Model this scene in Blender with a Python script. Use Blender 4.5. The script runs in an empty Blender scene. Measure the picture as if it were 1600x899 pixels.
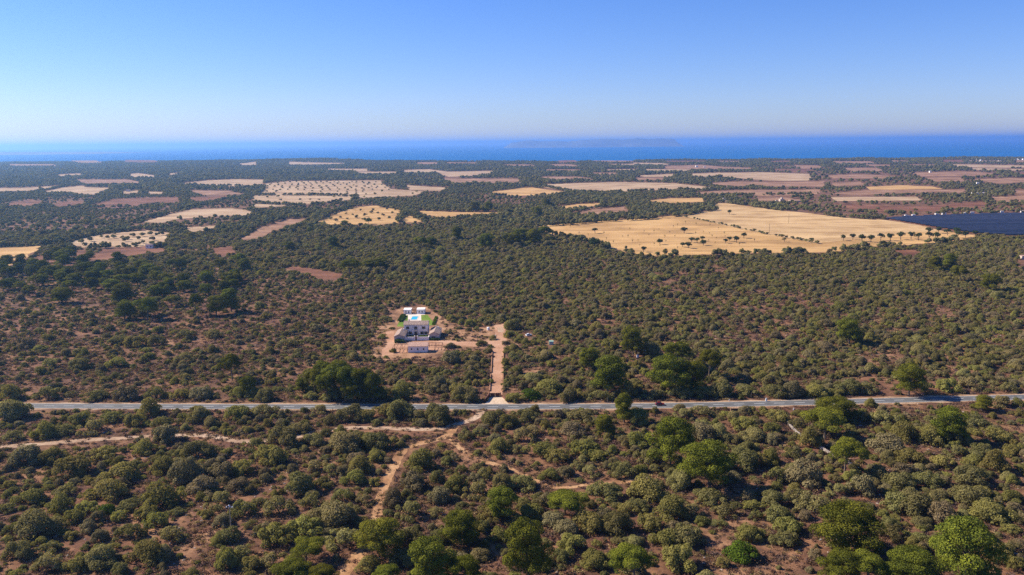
import bpy, math, random
import numpy as np
from mathutils import Matrix, Vector

R = math.radians
random.seed(7)
rng = np.random.default_rng(11)
S = bpy.context.scene
COL = S.collection

# ------------------------------------------------------------------ camera
W, H, F = 1600.0, 899.0, 1256.0
CAMZ, PITCH, ROLL = 120.0, R(10.20), R(-0.5)
fw = np.array([0, math.cos(PITCH), -math.sin(PITCH)])
up0 = np.array([0, math.sin(PITCH), math.cos(PITCH)])
rt0 = np.array([1.0, 0, 0])
rt = rt0 * math.cos(ROLL) + up0 * math.sin(ROLL)
up = -rt0 * math.sin(ROLL) + up0 * math.cos(ROLL)
cam = bpy.data.objects.new("camera", bpy.data.cameras.new("camera"))
COL.objects.link(cam)
M = Matrix(((rt[0], up[0], -fw[0], 0), (rt[1], up[1], -fw[1], 0), (rt[2], up[2], -fw[2], CAMZ), (0, 0, 0, 1)))
cam.matrix_world = M
cam.data.sensor_width = 36
cam.data.lens = 36 * F / W
cam.data.clip_start = 1
cam.data.clip_end = 200000
S.camera = cam

# ------------------------------------------------------------------ sky, sun, exposure
SUN_AZ, SUN_EL = R(-72), R(37)          # azimuth from the view axis (+Y), minus = to the left
wd = bpy.data.worlds.new("World"); S.world = wd; wd.use_nodes = True
nt = wd.node_tree; nt.nodes.clear()
sk = nt.nodes.new("ShaderNodeTexSky"); sk.sky_type = 'NISHITA'; sk.sun_disc = False
sk.sun_elevation = SUN_EL; sk.sun_rotation = SUN_AZ
sk.altitude = 0; sk.air_density = 1.0; sk.dust_density = 0.1; sk.ozone_density = 4.5
bg = nt.nodes.new("ShaderNodeBackground"); bg.inputs[1].default_value = 0.072
wo = nt.nodes.new("ShaderNodeOutputWorld")
hsv = nt.nodes.new("ShaderNodeHueSaturation"); hsv.inputs["Saturation"].default_value = 1.2
tin = nt.nodes.new("ShaderNodeMix"); tin.data_type = 'RGBA'; tin.blend_type = 'MULTIPLY'; tin.inputs[0].default_value = 1.0; tin.inputs[7].default_value = (0.79, 0.82, 1.22, 1)
nt.links.new(sk.outputs[0], hsv.inputs["Color"]); nt.links.new(hsv.outputs[0], tin.inputs[6]); nt.links.new(tin.outputs[2], bg.inputs[0]); nt.links.new(bg.outputs[0], wo.inputs[0])
sl = bpy.data.lights.new("sun", 'SUN'); sl.energy = 5.0; sl.angle = R(0.53); sl.color = (1.0, 0.91, 0.76)
so = bpy.data.objects.new("sun", sl); COL.objects.link(so)
sd = Vector((math.sin(SUN_AZ) * math.cos(SUN_EL), math.cos(SUN_AZ) * math.cos(SUN_EL), math.sin(SUN_EL)))
so.rotation_euler = sd.to_track_quat('Z', 'Y').to_euler()
S.view_settings.view_transform = 'Standard'; S.view_settings.look = 'None'
S.view_settings.exposure = 0.86; S.view_settings.gamma = 1.0
S.cycles.use_denoising = False; S.cycles.denoiser = 'OPENIMAGEDENOISE'; S.cycles.denoising_input_passes = 'RGB_ALBEDO_NORMAL'; S.cycles.denoising_prefilter = 'ACCURATE'
S.cycles.sample_clamp_indirect = 2.0
S.cycles.max_bounces = 5; S.cycles.diffuse_bounces = 3; S.cycles.glossy_bounces = 2
S.cycles.transmission_bounces = 2; S.cycles.volume_bounces = 1; S.cycles.transparent_max_bounces = 8

# ------------------------------------------------------------------ pixel <-> ground
def G(px, py, z=0.0):
    px = np.asarray(px, float); py = np.asarray(py, float)
    d = fw[None] * F + (px.reshape(-1, 1) - W / 2) * rt[None] + (H / 2 - py.reshape(-1, 1)) * up[None]
    t = (z - CAMZ) / np.minimum(d[:, 2], -1e-6)
    p = d * t[:, None]; p[:, 2] = z
    return p
def g(px, py, z=0.0):
    return G([px], [py], z)[0]
def P(x, y, z=0.0):
    v = np.stack([np.asarray(x, float), np.asarray(y, float), np.zeros(np.shape(x)) + z - CAMZ], -1)
    dep = np.maximum(v @ fw, 1e-3)
    return W / 2 + F * (v @ rt) / dep, H / 2 - F * (v @ up) / dep
def ppm(px, py):                          # photo pixels per metre at a ground point
    p = g(px, py); return F / (p[1] * fw[1] + (-CAMZ) * fw[2])

HX, HY = g(490, 252)[:2]
def hz(x, y):                             # one low hill near the coast, the shore falling to the sea
    h = 15 * np.exp(-(((x - HX) / 430) ** 2 + ((y - HY) / 330) ** 2))
    return np.where((np.asarray(y) > 2500), h, 0.0)

def vnoise(x, y, s, seed):
    r = np.random.default_rng(seed).random((256, 256))
    u, v = np.asarray(x) / s, np.asarray(y) / s
    i, j = np.floor(u).astype(int), np.floor(v).astype(int)
    a, b = u - i, v - j; a = a * a * (3 - 2 * a); b = b * b * (3 - 2 * b)
    q = lambda m, n: r[m % 256, n % 256]
    return (q(i, j) * (1 - a) + q(i + 1, j) * a) * (1 - b) + (q(i, j + 1) * (1 - a) + q(i + 1, j + 1) * a) * b

def inpoly(x, y, poly):
    x = np.asarray(x); y = np.asarray(y); r = np.zeros(x.shape, bool); n = len(poly)
    for k in range(n):
        x0, y0 = poly[k]; x1, y1 = poly[(k + 1) % n]
        if y0 == y1: continue
        c = ((y0 > y) != (y1 > y)) & (x < (x1 - x0) * (y - y0) / (y1 - y0) + x0)
        r ^= c
    return r

# ------------------------------------------------------------------ materials
def mat(name):
    m = bpy.data.materials.new(name); m.use_nodes = True
    n = m.node_tree.nodes; n.clear()
    return m, n, m.node_tree.links
def nd(n, t, **kw):
    o = n.new(t)
    for k, v in kw.items(): setattr(o, k, v)
    return o
def noise(n, l, scale, detail=4, vec=None, rough=0.6):
    t = n.new("ShaderNodeTexNoise"); t.inputs["Scale"].default_value = scale
    t.inputs["Detail"].default_value = detail; t.inputs["Roughness"].default_value = rough
    if vec is not None: l.new(vec, t.inputs["Vector"])
    return t.outputs["Fac"]
def ramp(n, l, fac, stops):
    r = n.new("ShaderNodeValToRGB"); e = r.color_ramp.elements
    while len(e) < len(stops): e.new(0.5)
    for k, (p, c) in enumerate(stops):
        e[k].position = p; e[k].color = (*c, 1) if len(c) == 3 else c
    l.new(fac, r.inputs[0]); return r.outputs[0]
def mixc(n, l, f, a, b, mode='MIX'):
    x = n.new("ShaderNodeMix"); x.data_type = 'RGBA'; x.blend_type = mode
    if isinstance(f, (int, float)): x.inputs[0].default_value = f
    else: l.new(f, x.inputs[0])
    for s, v in ((6, a), (7, b)):
        if isinstance(v, tuple): x.inputs[s].default_value = (*v, 1)
        else: l.new(v, x.inputs[s])
    return x.outputs[2]
def bsdf(n, l, col, rough=0.9, spec=0.2, metal=0.0):
    b = n.new("ShaderNodeBsdfPrincipled")
    if isinstance(col, tuple): b.inputs["Base Color"].default_value = (*col, 1)
    else: l.new(col, b.inputs["Base Color"])
    b.inputs["Roughness"].default_value = rough
    b.inputs["Specular IOR Level"].default_value = spec
    b.inputs["Metallic"].default_value = metal
    return b
def out(n, l, sh):
    o = n.new("ShaderNodeOutputMaterial"); l.new(sh, o.inputs[0]); return o
def pos(n):
    return n.new("ShaderNodeNewGeometry").outputs["Position"]
def scaled(n, l, v, s, rot=0.0):
    m = n.new("ShaderNodeMapping"); m.inputs["Scale"].default_value = s
    m.inputs["Rotation"].default_value = (0, 0, rot); l.new(v, m.inputs[0]); return m.outputs[0]
def bump(n, l, b, h, strength=0.5, dist=0.2):
    k = n.new("ShaderNodeBump"); k.inputs["Strength"].default_value = strength; k.inputs["Distance"].default_value = dist
    l.new(h, k.inputs["Height"]); l.new(k.outputs[0], b.inputs["Normal"])

def soil_mat(name, dark, mid, light, s=1.0, streak=None, patch=0.03):
    m, n, l = mat(name); p = pos(n)
    big = ramp(n, l, noise(n, l, patch, 5, p, 0.65), [(0.36, dark), (0.5, mid), (0.68, light)])
    fine = noise(n, l, 0.6 * s, 6, p, 0.75)
    c = mixc(n, l, 0.75, big, ramp(n, l, fine, [(0.3, (0.45, 0.45, 0.45)), (0.5, (0.95, 0.95, 0.95)), (0.72, (1.5, 1.45, 1.4))]), 'MULTIPLY')
    if streak:
        sv = scaled(n, l, p, (0.012, 0.35, 1), streak)
        c = mixc(n, l, 0.8, c, ramp(n, l, noise(n, l, 1.0, 3, sv), [(0.32, (0.62, 0.60, 0.56)), (0.5, (0.98, 0.98, 0.98)), (0.68, (1.22, 1.2, 1.15))]), 'MULTIPLY')
        sw = scaled(n, l, p, (0.004, 0.03, 1), streak)
        c = mixc(n, l, 0.9, c, ramp(n, l, noise(n, l, 1.0, 6, sw, 0.75), [(0.34, (0.66, 0.60, 0.54)), (0.48, (0.95, 0.94, 0.92)), (0.64, (1.16, 1.15, 1.12))]), 'MULTIPLY')
    b = bsdf(n, l, c, 0.95, 0.1)
    bump(n, l, b, fine, 0.6, 0.25)
    out(n, l, b.outputs[0]); return m
def plain(name, col, rough=0.8, spec=0.3, metal=0.0, var=0.25, scale=1.5):
    m, n, l = mat(name)
    tc = n.new("ShaderNodeTexCoord").outputs["Object"]
    f = noise(n, l, scale, 5, tc)
    lo = tuple(c * (1 - var) for c in col); hi = tuple(min(1, c * (1 + var)) for c in col)
    b = bsdf(n, l, ramp(n, l, f, [(0.3, lo), (0.7, hi)]), rough, spec, metal)
    out(n, l, b.outputs[0]); return m
def leaf_mat(name, c1, c2, trans=0.25, var=0.3, hue=0.03, tr_tint=(1.25, 1.25, 0.6)):
    m, n, l = mat(name)
    a = nd(n, "ShaderNodeAttribute", attribute_name="tint")
    c = ramp(n, l, a.outputs["Fac"], [(0.0, c1), (1.0, c2)])
    oi = n.new("ShaderNodeObjectInfo")
    hs = n.new("ShaderNodeHueSaturation")
    for sock, lo, hi in (("Value", 1 - var, 1 + var), ("Hue", 0.5 - hue, 0.5 + hue)):
        mr = n.new("ShaderNodeMapRange"); mr.inputs[3].default_value = lo; mr.inputs[4].default_value = hi
        if sock == "Hue":
            mm = nd(n, "ShaderNodeMath", operation='MULTIPLY'); mm.inputs[1].default_value = 7.31
            fr = nd(n, "ShaderNodeMath", operation='FRACT'); l.new(oi.outputs["Random"], mm.inputs[0]); l.new(mm.outputs[0], fr.inputs[0])
            l.new(fr.outputs[0], mr.inputs[0])
        else:
            l.new(oi.outputs["Random"], mr.inputs[0])
        l.new(mr.outputs[0], hs.inputs[sock])
    l.new(c, hs.inputs["Color"])
    d = n.new("ShaderNodeBsdfDiffuse"); l.new(hs.outputs[0], d.inputs[0])
    t = n.new("ShaderNodeBsdfTranslucent")
    l.new(mixc(n, l, 1.0, hs.outputs[0], tr_tint, 'MULTIPLY'), t.inputs[0])
    mx = n.new("ShaderNodeMixShader"); mx.inputs[0].default_value = trans
    l.new(d.outputs[0], mx.inputs[1]); l.new(t.outputs[0], mx.inputs[2])
    out(n, l, mx.outputs[0]); return m

MT = {}
def ground_mat():
    m, n, l = mat("scrubland soil"); p = pos(n)
    a = noise(n, l, 0.012, 5, p, 0.65); b_ = noise(n, l, 0.07, 5, p, 0.7); f = noise(n, l, 0.55, 6, p, 0.78)
    base = ramp(n, l, b_, [(0.34, (0.076, 0.040, 0.026)), (0.47, (0.130, 0.066, 0.038)), (0.58, (0.21, 0.110, 0.056)), (0.74, (0.29, 0.17, 0.095))])
    red = ramp(n, l, b_, [(0.34, (0.09, 0.043, 0.030)), (0.5, (0.16, 0.075, 0.043)), (0.70, (0.31, 0.155, 0.08))])
    c = mixc(n, l, ramp(n, l, a, [(0.44, (0, 0, 0)), (0.60, (1, 1, 1))]), base, red)
    c = mixc(n, l, 0.8, c, ramp(n, l, f, [(0.3, (0.42, 0.42, 0.44)), (0.5, (0.95, 0.95, 0.95)), (0.74, (1.7, 1.65, 1.55))]), 'MULTIPLY')
    b = bsdf(n, l, c, 0.95, 0.1); bump(n, l, b, f, 0.7, 0.3)
    out(n, l, b.outputs[0]); return m
MT['ground'] = ground_mat()
MT['wheat'] = soil_mat("dry wheat stubble", (0.38, 0.225, 0.090), (0.50, 0.300, 0.122), (0.57, 0.360, 0.155), 1.0, streak=0.35, patch=0.012)
MT['wheat_b'] = soil_mat("paler wheat stubble", (0.40, 0.25, 0.115), (0.52, 0.34, 0.165), (0.58, 0.40, 0.205), 1.0, streak=0.12, patch=0.02)
MT['pale'] = soil_mat("pale dry stubble", (0.33, 0.215, 0.125), (0.43, 0.29, 0.175), (0.50, 0.36, 0.225), 0.6, streak=-0.2, patch=0.012)
MT['plough'] = soil_mat("ploughed red earth", (0.12, 0.052, 0.030), (0.19, 0.082, 0.046), (0.26, 0.12, 0.068), 0.6, streak=0.1, patch=0.02)
MT['fallow'] = soil_mat("fallow reddish earth", (0.20, 0.105, 0.062), (0.30, 0.165, 0.10), (0.39, 0.235, 0.145), 0.6, streak=0.2, patch=0.02)
MT['clear'] = soil_mat("bare orange soil", (0.13, 0.07, 0.042), (0.30, 0.16, 0.085), (0.44, 0.26, 0.145), 1.3, patch=0.09)
MT['patch'] = soil_mat("patchy reddish soil", (0.10, 0.052, 0.033), (0.20, 0.10, 0.055), (0.36, 0.20, 0.105), 1.3, patch=0.09)
MT['gravel'] = soil_mat("pink gravel", (0.34, 0.18, 0.105), (0.43, 0.235, 0.14), (0.50, 0.30, 0.19), 2.5, patch=0.06)
MT['apron'] = soil_mat("cream concrete", (0.50, 0.36, 0.24), (0.58, 0.44, 0.31), (0.64, 0.51, 0.38), 2.0, patch=0.1)
MT['track'] = soil_mat("pale gravel track", (0.27, 0.165, 0.10), (0.40, 0.265, 0.17), (0.50, 0.36, 0.25), 2.0, patch=0.08)
MT['path'] = soil_mat("orange dirt", (0.22, 0.11, 0.055), (0.37, 0.20, 0.095), (0.48, 0.29, 0.15), 1.8, patch=0.1)
MT['lawn'] = soil_mat("watered lawn", (0.10, 0.16, 0.018), (0.14, 0.21, 0.025), (0.20, 0.25, 0.04), 1.5, patch=0.1)
MT['verge'] = soil_mat("dusty verge", (0.22, 0.13, 0.075), (0.36, 0.23, 0.14), (0.46, 0.32, 0.21), 1.6, patch=0.1)
def asphalt_mat():
    m, n, l = mat("worn asphalt"); p = pos(n)
    c = ramp(n, l, noise(n, l, 0.15, 5, p), [(0.3, (0.085, 0.083, 0.080)), (0.7, (0.138, 0.135, 0.130))])
    c = mixc(n, l, 0.6, c, ramp(n, l, noise(n, l, 3.0, 4, p), [(0.3, (0.75, 0.75, 0.75)), (0.7, (1.2, 1.2, 1.2))]), 'MULTIPLY')
    b = bsdf(n, l, c, 0.75, 0.3); out(n, l, b.outputs[0]); return m
MT['asphalt'] = asphalt_mat()
MT['paint'] = plain("road paint", (0.75, 0.75, 0.72), 0.6, 0.3, 0, 0.15, 0.5)
def sea_mat():
    m, n, l = mat("sea water"); p = pos(n)
    sv = scaled(n, l, p, (0.0006, 0.0025, 1))
    c = ramp(n, l, noise(n, l, 1.0, 6, sv, 0.7), [(0.3, (0.0005, 0.085, 0.26)), (0.7, (0.0005, 0.115, 0.34))])
    c = mixc(n, l, 0.6, c, ramp(n, l, noise(n, l, 0.03, 4, scaled(n, l, p, (1, 2.5, 1)), 0.8), [(0.3, (0.8, 0.8, 0.8)), (0.7, (1.25, 1.25, 1.25))]), 'MULTIPLY')
    b = bsdf(n, l, c, 0.55, 0.05); out(n, l, b.outputs[0]); return m
MT['sea'] = sea_mat()
MT['white'] = plain("white render", (0.86, 0.79, 0.72), 0.8, 0.2, 0, 0.1, 0.7)
MT['plaster'] = plain("old lime plaster", (0.82, 0.70, 0.62), 0.9, 0.1, 0, 0.22, 0.5)
MT['stonewall'] = plain("pale stone", (0.50, 0.40, 0.33), 0.95, 0.1, 0, 0.35, 1.4)
MT['drystone'] = plain("weathered limestone", (0.36, 0.30, 0.25), 0.95, 0.1, 0, 0.4, 2.0)
MT['paving'] = plain("cream paving", (0.66, 0.55, 0.45), 0.8, 0.2, 0, 0.08, 0.5)
MT['rust'] = plain("rusty steel", (0.10, 0.035, 0.022), 0.8, 0.3, 0, 0.35, 2.0)
MT['rustwood'] = plain("red brown wood", (0.16, 0.065, 0.04), 0.85, 0.2, 0, 0.3, 1.5)
MT['rammed'] = plain("orange rubble wall", (0.30, 0.155, 0.085), 0.95, 0.1, 0, 0.3, 1.5)
MT['dark'] = plain("dark opening", (0.03, 0.035, 0.045), 0.35, 0.5, 0, 0.2)
MT['shutter'] = plain("brown shutter", (0.12, 0.075, 0.045), 0.7, 0.3)
MT['bark'] = plain("grey brown bark", (0.16, 0.12, 0.09), 0.95, 0.1, 0, 0.35, 2)
MT['grey'] = plain("weathered pole", (0.26, 0.21, 0.17), 0.8, 0.2, 0, 0.25, 2)
MT['porcelain'] = plain("white porcelain", (0.8, 0.8, 0.78), 0.3, 0.5, 0, 0.03)
MT['cabin'] = plain("white cabin paint", (0.72, 0.66, 0.62), 0.6, 0.3, 0, 0.06)
MT['greybox'] = plain("grey cabin steel", (0.42, 0.42, 0.44), 0.6, 0.3, 0, 0.1)
MT['pv'] = plain("dark blue photovoltaic glass", (0.014, 0.015, 0.034), 0.5, 0.2, 0, 0.3, 0.2)
def pv_mat():
    m, n, l = mat("dark photovoltaic glass"); oi = n.new("ShaderNodeObjectInfo"); p = pos(n)
    c = ramp(n, l, oi.outputs["Random"], [(0.0, (0.010, 0.011, 0.020)), (0.5, (0.018, 0.019, 0.033)), (1.0, (0.034, 0.034, 0.050))])
    c = mixc(n, l, 0.8, c, ramp(n, l, noise(n, l, 0.12, 3, p), [(0.35, (0.6, 0.6, 0.6)), (0.65, (1.5, 1.45, 1.4))]), 'MULTIPLY')
    b = bsdf(n, l, c, 0.5, 0.2); out(n, l, b.outputs[0]); return m
MT['pv'] = pv_mat()
MT['redcar'] = plain("dark red car paint", (0.17, 0.006, 0.010), 0.3, 0.5, 0, 0.05)
MT['whitecar'] = plain("white car paint", (0.78, 0.78, 0.78), 0.35, 0.5, 0, 0.03)
MT['tyre'] = plain("black rubber", (0.02, 0.02, 0.02), 0.9, 0.1, 0, 0.1)
MT['glass'] = plain("dark window glass", (0.02, 0.025, 0.03), 0.1, 0.5, 0, 0.1)
MT['lamp'] = plain("clear lamp glass", (0.6, 0.6, 0.58), 0.2, 0.5, 0, 0.05)
MT['greenbox'] = plain("pale green painted steel", (0.33, 0.48, 0.36), 0.6, 0.3, 0, 0.12)
MT['island'] = plain("distant limestone land", (0.155, 0.155, 0.155), 0.95, 0.1, 0, 0.3, 0.002)
MT['stake'] = plain("grey stake", (0.14, 0.10, 0.07), 0.9, 0.1)
def tile_mat(name, a, b_):
    m, n, l = mat(name); tc = n.new("ShaderNodeTexCoord").outputs["Object"]
    w = n.new("ShaderNodeTexWave"); w.inputs["Scale"].default_value = 2.2; w.inputs["Distortion"].default_value = 1.0
    l.new(tc, w.inputs[0])
    c = ramp(n, l, noise(n, l, 1.2, 5, tc), [(0.3, a), (0.7, b_)])
    c = mixc(n, l, 0.35, c, ramp(n, l, w.outputs["Fac"], [(0.2, (0.6, 0.6, 0.6)), (0.8, (1.15, 1.15, 1.15))]), 'MULTIPLY')
    b = bsdf(n, l, c, 0.9, 0.1); bump(n, l, b, w.outputs["Fac"], 0.5, 0.08)
    out(n, l, b.outputs[0]); return m
MT['tile'] = tile_mat("weathered clay tiles", (0.27, 0.18, 0.14), (0.42, 0.31, 0.25))
MT['tile_pink'] = tile_mat("pink clay tiles", (0.40, 0.23, 0.17), (0.52, 0.34, 0.26))
def water_mat():
    m, n, l = mat("pool water")
    b = bsdf(n, l, (0.03, 0.42, 0.55), 0.12, 0.4); out(n, l, b.outputs[0]); return m
MT['pool'] = water_mat()

# foliage
MT['olive_a'] = leaf_mat("grey green olive leaves", (0.165, 0.140, 0.058), (0.325, 0.272, 0.112), 0.36, 0.22, 0.018)
MT['olive_b'] = leaf_mat("dark green lentisk leaves", (0.130, 0.116, 0.046), (0.268, 0.230, 0.088), 0.36, 0.22, 0.015)
MT['olive_c'] = leaf_mat("olive green leaves", (0.158, 0.140, 0.044), (0.308, 0.264, 0.080), 0.36, 0.22, 0.018)
MT['olive_d'] = leaf_mat("dull brown grey leaves", (0.130, 0.103, 0.052), (0.265, 0.210, 0.105), 0.2, 0.22, 0.015)
MT['bright'] = leaf_mat("fresh green leaves", (0.05, 0.085, 0.010), (0.11, 0.16, 0.02), 0.25, 0.15, 0.01)
MT['pine'] = leaf_mat("pine needles", (0.050, 0.058, 0.011), (0.215, 0.208, 0.024), 0.14, 0.26, 0.018)
MT['carob'] = leaf_mat("carob leaves", (0.03, 0.045, 0.018), (0.075, 0.090, 0.032), 0.15, 0.2, 0.015)
MT['wood'] = leaf_mat("dense far leaves", (0.095, 0.092, 0.042), (0.215, 0.195, 0.084), 0.25, 0.35, 0.025)
MT['dry'] = leaf_mat("dry brown scrub", (0.085, 0.048, 0.032), (0.23, 0.14, 0.080), 0.15, 0.45, 0.03)
MT['mauve'] = leaf_mat("dead mauve scrub", (0.060, 0.038, 0.034), (0.155, 0.100, 0.082), 0.1, 0.35, 0.02)
MT['straw'] = leaf_mat("dry straw grass", (0.16, 0.105, 0.05), (0.36, 0.25, 0.12), 0.25, 0.3, 0.015)
MT['hedge'] = leaf_mat("clipped hedge leaves", (0.03, 0.055, 0.014), (0.07, 0.11, 0.028), 0.2, 0.1, 0.0)

# ------------------------------------------------------------------ mesh helpers
class MB:
    def __init__(s): s.v, s.f = [], []
    def add(s, vs, fs):
        k = len(s.v); s.v += [tuple(map(float, q)) for q in vs]; s.f += [tuple(i + k for i in q) for q in fs]; return s
    def box(s, x0, x1, y0, y1, z0, z1):
        return s.add([(x0, y0, z0), (x1, y0, z0), (x1, y1, z0), (x0, y1, z0), (x0, y0, z1), (x1, y0, z1), (x1, y1, z1), (x0, y1, z1)],
                     [(0, 3, 2, 1), (4, 5, 6, 7), (0, 1, 5, 4), (1, 2, 6, 5), (2, 3, 7, 6), (3, 0, 4, 7)])
    def tube(s, pts, rad, n=6, cap=True):
        pts = [np.array(p, float) for p in pts]; vs, fs = [], []
        for i, p in enumerate(pts):
            d = pts[min(i + 1, len(pts) - 1)] - pts[max(i - 1, 0)]; d /= np.linalg.norm(d) + 1e-9
            a = np.cross(d, (0.3, 0.9, 0.1)); a /= np.linalg.norm(a) + 1e-9; b = np.cross(d, a)
            for k in range(n):
                t = 2 * math.pi * k / n; vs.append(p + rad[i] * (a * math.cos(t) + b * math.sin(t)))
        for i in range(len(pts) - 1):
            for k in range(n):
                fs.append((i * n + k, i * n + (k + 1) % n, (i + 1) * n + (k + 1) % n, (i + 1) * n + k))
        if cap: fs += [tuple(range(n))[::-1], tuple(range((len(pts) - 1) * n, len(pts) * n))]
        return s.add(vs, fs)
    def prism(s, prof, y0, y1):            # profile in x,z extruded along y
        n = len(prof)
        return s.add([(x, y0, z) for x, z in prof] + [(x, y1, z) for x, z in prof],
                     [tuple(range(n)), tuple(range(2 * n - 1, n - 1, -1))] + [(i, i + n, (i + 1) % n + n, (i + 1) % n) for i in range(n)])
    def gable_y(s, x0, x1, y0, y1, ze, zr, over=0.35, th=0.22):   # ridge along y: two slabs joined
        xc = (x0 + x1) / 2; sl = (zr - ze) / (xc - x0)
        pr = [(x0 - over, ze - over * sl), (xc, zr), (x1 + over, ze - over * sl), (x1 + over, ze - over * sl + th), (xc, zr + th), (x0 - over, ze - over * sl + th)]
        return s.prism(pr, y0 - over, y1 + over)
    def mesh(s, name, m):
        me = bpy.data.meshes.new(name); me.from_pydata(s.v, [], s.f); me.update(); me.materials.append(m); return me
    def build(s, name, m, parent=None, **kw):
        return link(name, s.mesh(name, m), parent, **kw)
def link(name, me, parent=None, loc=None, rz=0.0, sc=None):
    o = bpy.data.objects.new(name, me); COL.objects.link(o)
    if parent is not None: o.parent = parent
    if loc is not None: o.location = loc
    if rz: o.rotation_euler = (0, 0, rz)
    if sc is not None: o.scale = sc
    return o
def tag(o, label=None, cat=None, group=None, kind=None):
    for k, v in (("label", label), ("category", cat), ("group", group), ("kind", kind)):
        if v: o[k] = v
    return o
def thing(name, label, cat, loc=(0, 0, 0), rz=0.0, group=None, sc=None):
    return tag(link(name, None, None, [float(q) for q in loc], rz, sc), label, cat, group)
def resample(pts, step):
    pts = np.array(pts, float); out_ = []
    for i in range(len(pts) - 1):
        p0, p1, p2, p3 = pts[max(i - 1, 0)], pts[i], pts[i + 1], pts[min(i + 2, len(pts) - 1)]
        n = max(2, int(np.linalg.norm(p2 - p1) / step))
        for k in range(n):
            t = k / n
            out_.append(0.5 * (2 * p1 + (p2 - p0) * t + (2 * p0 - 5 * p1 + 4 * p2 - p3) * t * t + (3 * p1 - p0 - 3 * p2 + p3) * t ** 3))
    out_.append(pts[-1]); return np.array(out_)
def normals2(c):
    d = np.gradient(c[:, :2], axis=0); d /= np.linalg.norm(d, axis=1)[:, None] + 1e-9
    return np.stack([-d[:, 1], d[:, 0]], 1)
def ribbon(name, px, width, m, z, label=None, jit=0.0, step=4.0, kind='structure', off=0.0):
    c = resample(G([p[0] for p in px], [p[1] for p in px]), step); n = normals2(c)
    k = len(c); wl = width / 2 + jit * (rng.random(k) - 0.5); wr = width / 2 + jit * (rng.random(k) - 0.5)
    a = c[:, :2] + n * (off + wl)[:, None]; b = c[:, :2] + n * (off - wr)[:, None]
    v = [(*a[i], z) for i in range(k)] + [(*b[i], z) for i in range(k)]
    mb = MB().add(v, [(i, i + k, i + 1 + k, i + 1) for i in range(k - 1)])
    o = mb.build(name, m); tag(o, label, kind=kind); return c
def sheet(name, poly, m, z, label=None, kind='structure', rough=0.0):
    pts = G([p[0] for p in poly], [p[1] for p in poly])
    if rough:
        q = []
        for i in range(len(pts)):
            a, b = pts[i], pts[(i + 1) % len(pts)]
            m_ = 4 if rough < 1.4 else 9
            for k in range(m_):
                e_ = b - a; ln = np.linalg.norm(e_[:2]) + 1e-6; pv = np.array([-e_[1], e_[0], 0]) / ln
                am = min(rough * (1 + a[1] / 900.0), ln * 0.10)
                q.append(a + e_ * k / m_ + (pv * float(np.clip(rng.normal(0, am), -1.5 * am, 1.5 * am)) if k else 0))
        pts = np.array(q)
    hh = hz(pts[:, 0], pts[:, 1])
    v = [(p[0], p[1], z + h) for p, h in zip(pts, hh)]
    area = sum(v[i][0] * v[(i + 1) % len(v)][1] - v[(i + 1) % len(v)][0] * v[i][1] for i in range(len(v)))
    f = tuple(range(len(v))) if area > 0 else tuple(range(len(v)))[::-1]
    o = MB().add(v, [f]).build(name, m)
    import bmesh
    bm = bmesh.new(); bm.from_mesh(o.data); bmesh.ops.triangulate(bm, faces=bm.faces[:]); bm.to_mesh(o.data); bm.free()
    return tag(o, label, kind=kind)

# ------------------------------------------------------------------ ground and sea
coast_px = [(-700, 259), (-300, 256), (0, 254), (200, 252), (400, 251.5), (700, 252.5), (800, 253.5), (900, 253.5), (960, 252), (1100, 250.5), (1300, 249), (1500, 247.5), (1600, 247), (2000, 244), (2400, 241)]
cg = G([p[0] for p in coast_px], [p[1] for p in coast_px])
cg = cg[np.argsort(cg[:, 0])]
def coast_y(x):
    return np.interp(x, cg[:, 0], cg[:, 1]) + 60 * (vnoise(x, x * 0 + 3, 260, 5) - 0.5)
xs = np.linspace(-5600, 5600, 180); ts = np.concatenate([np.linspace(0, 0.25, 20), np.linspace(0.26, 1, 70)])
v, f = [], []
for i, x in enumerate(xs):
    cy = float(coast_y(np.array([x]))[0])
    for j, t in enumerate(ts):
        y = -400 + (cy + 400) * t
        v.append((x, y, float(hz(np.array(x), np.array(y)))))
    v.append((x, cy + 6, -5.2))
nj = len(ts) + 1
for i in range(len(xs) - 1):
    for j in range(nj - 1):
        f.append((i * nj + j, (i + 1) * nj + j, (i + 1) * nj + j + 1, i * nj + j + 1))
tag(MB().add(v, f).build("ground", MT['ground']), "reddish brown scrubland soil reaching to the coast", kind='structure')
SEA_Z, SEA_R = -5.0, 58000.0
mb = MB(); ring = [(SEA_R * math.cos(2 * math.pi * k / 96), SEA_R * math.sin(2 * math.pi * k / 96), SEA_Z) for k in range(96)]
tag(mb.add(ring, [tuple(range(96))]).build("sea", MT['sea']), "deep blue sea reaching to the horizon", kind='structure')
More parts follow.
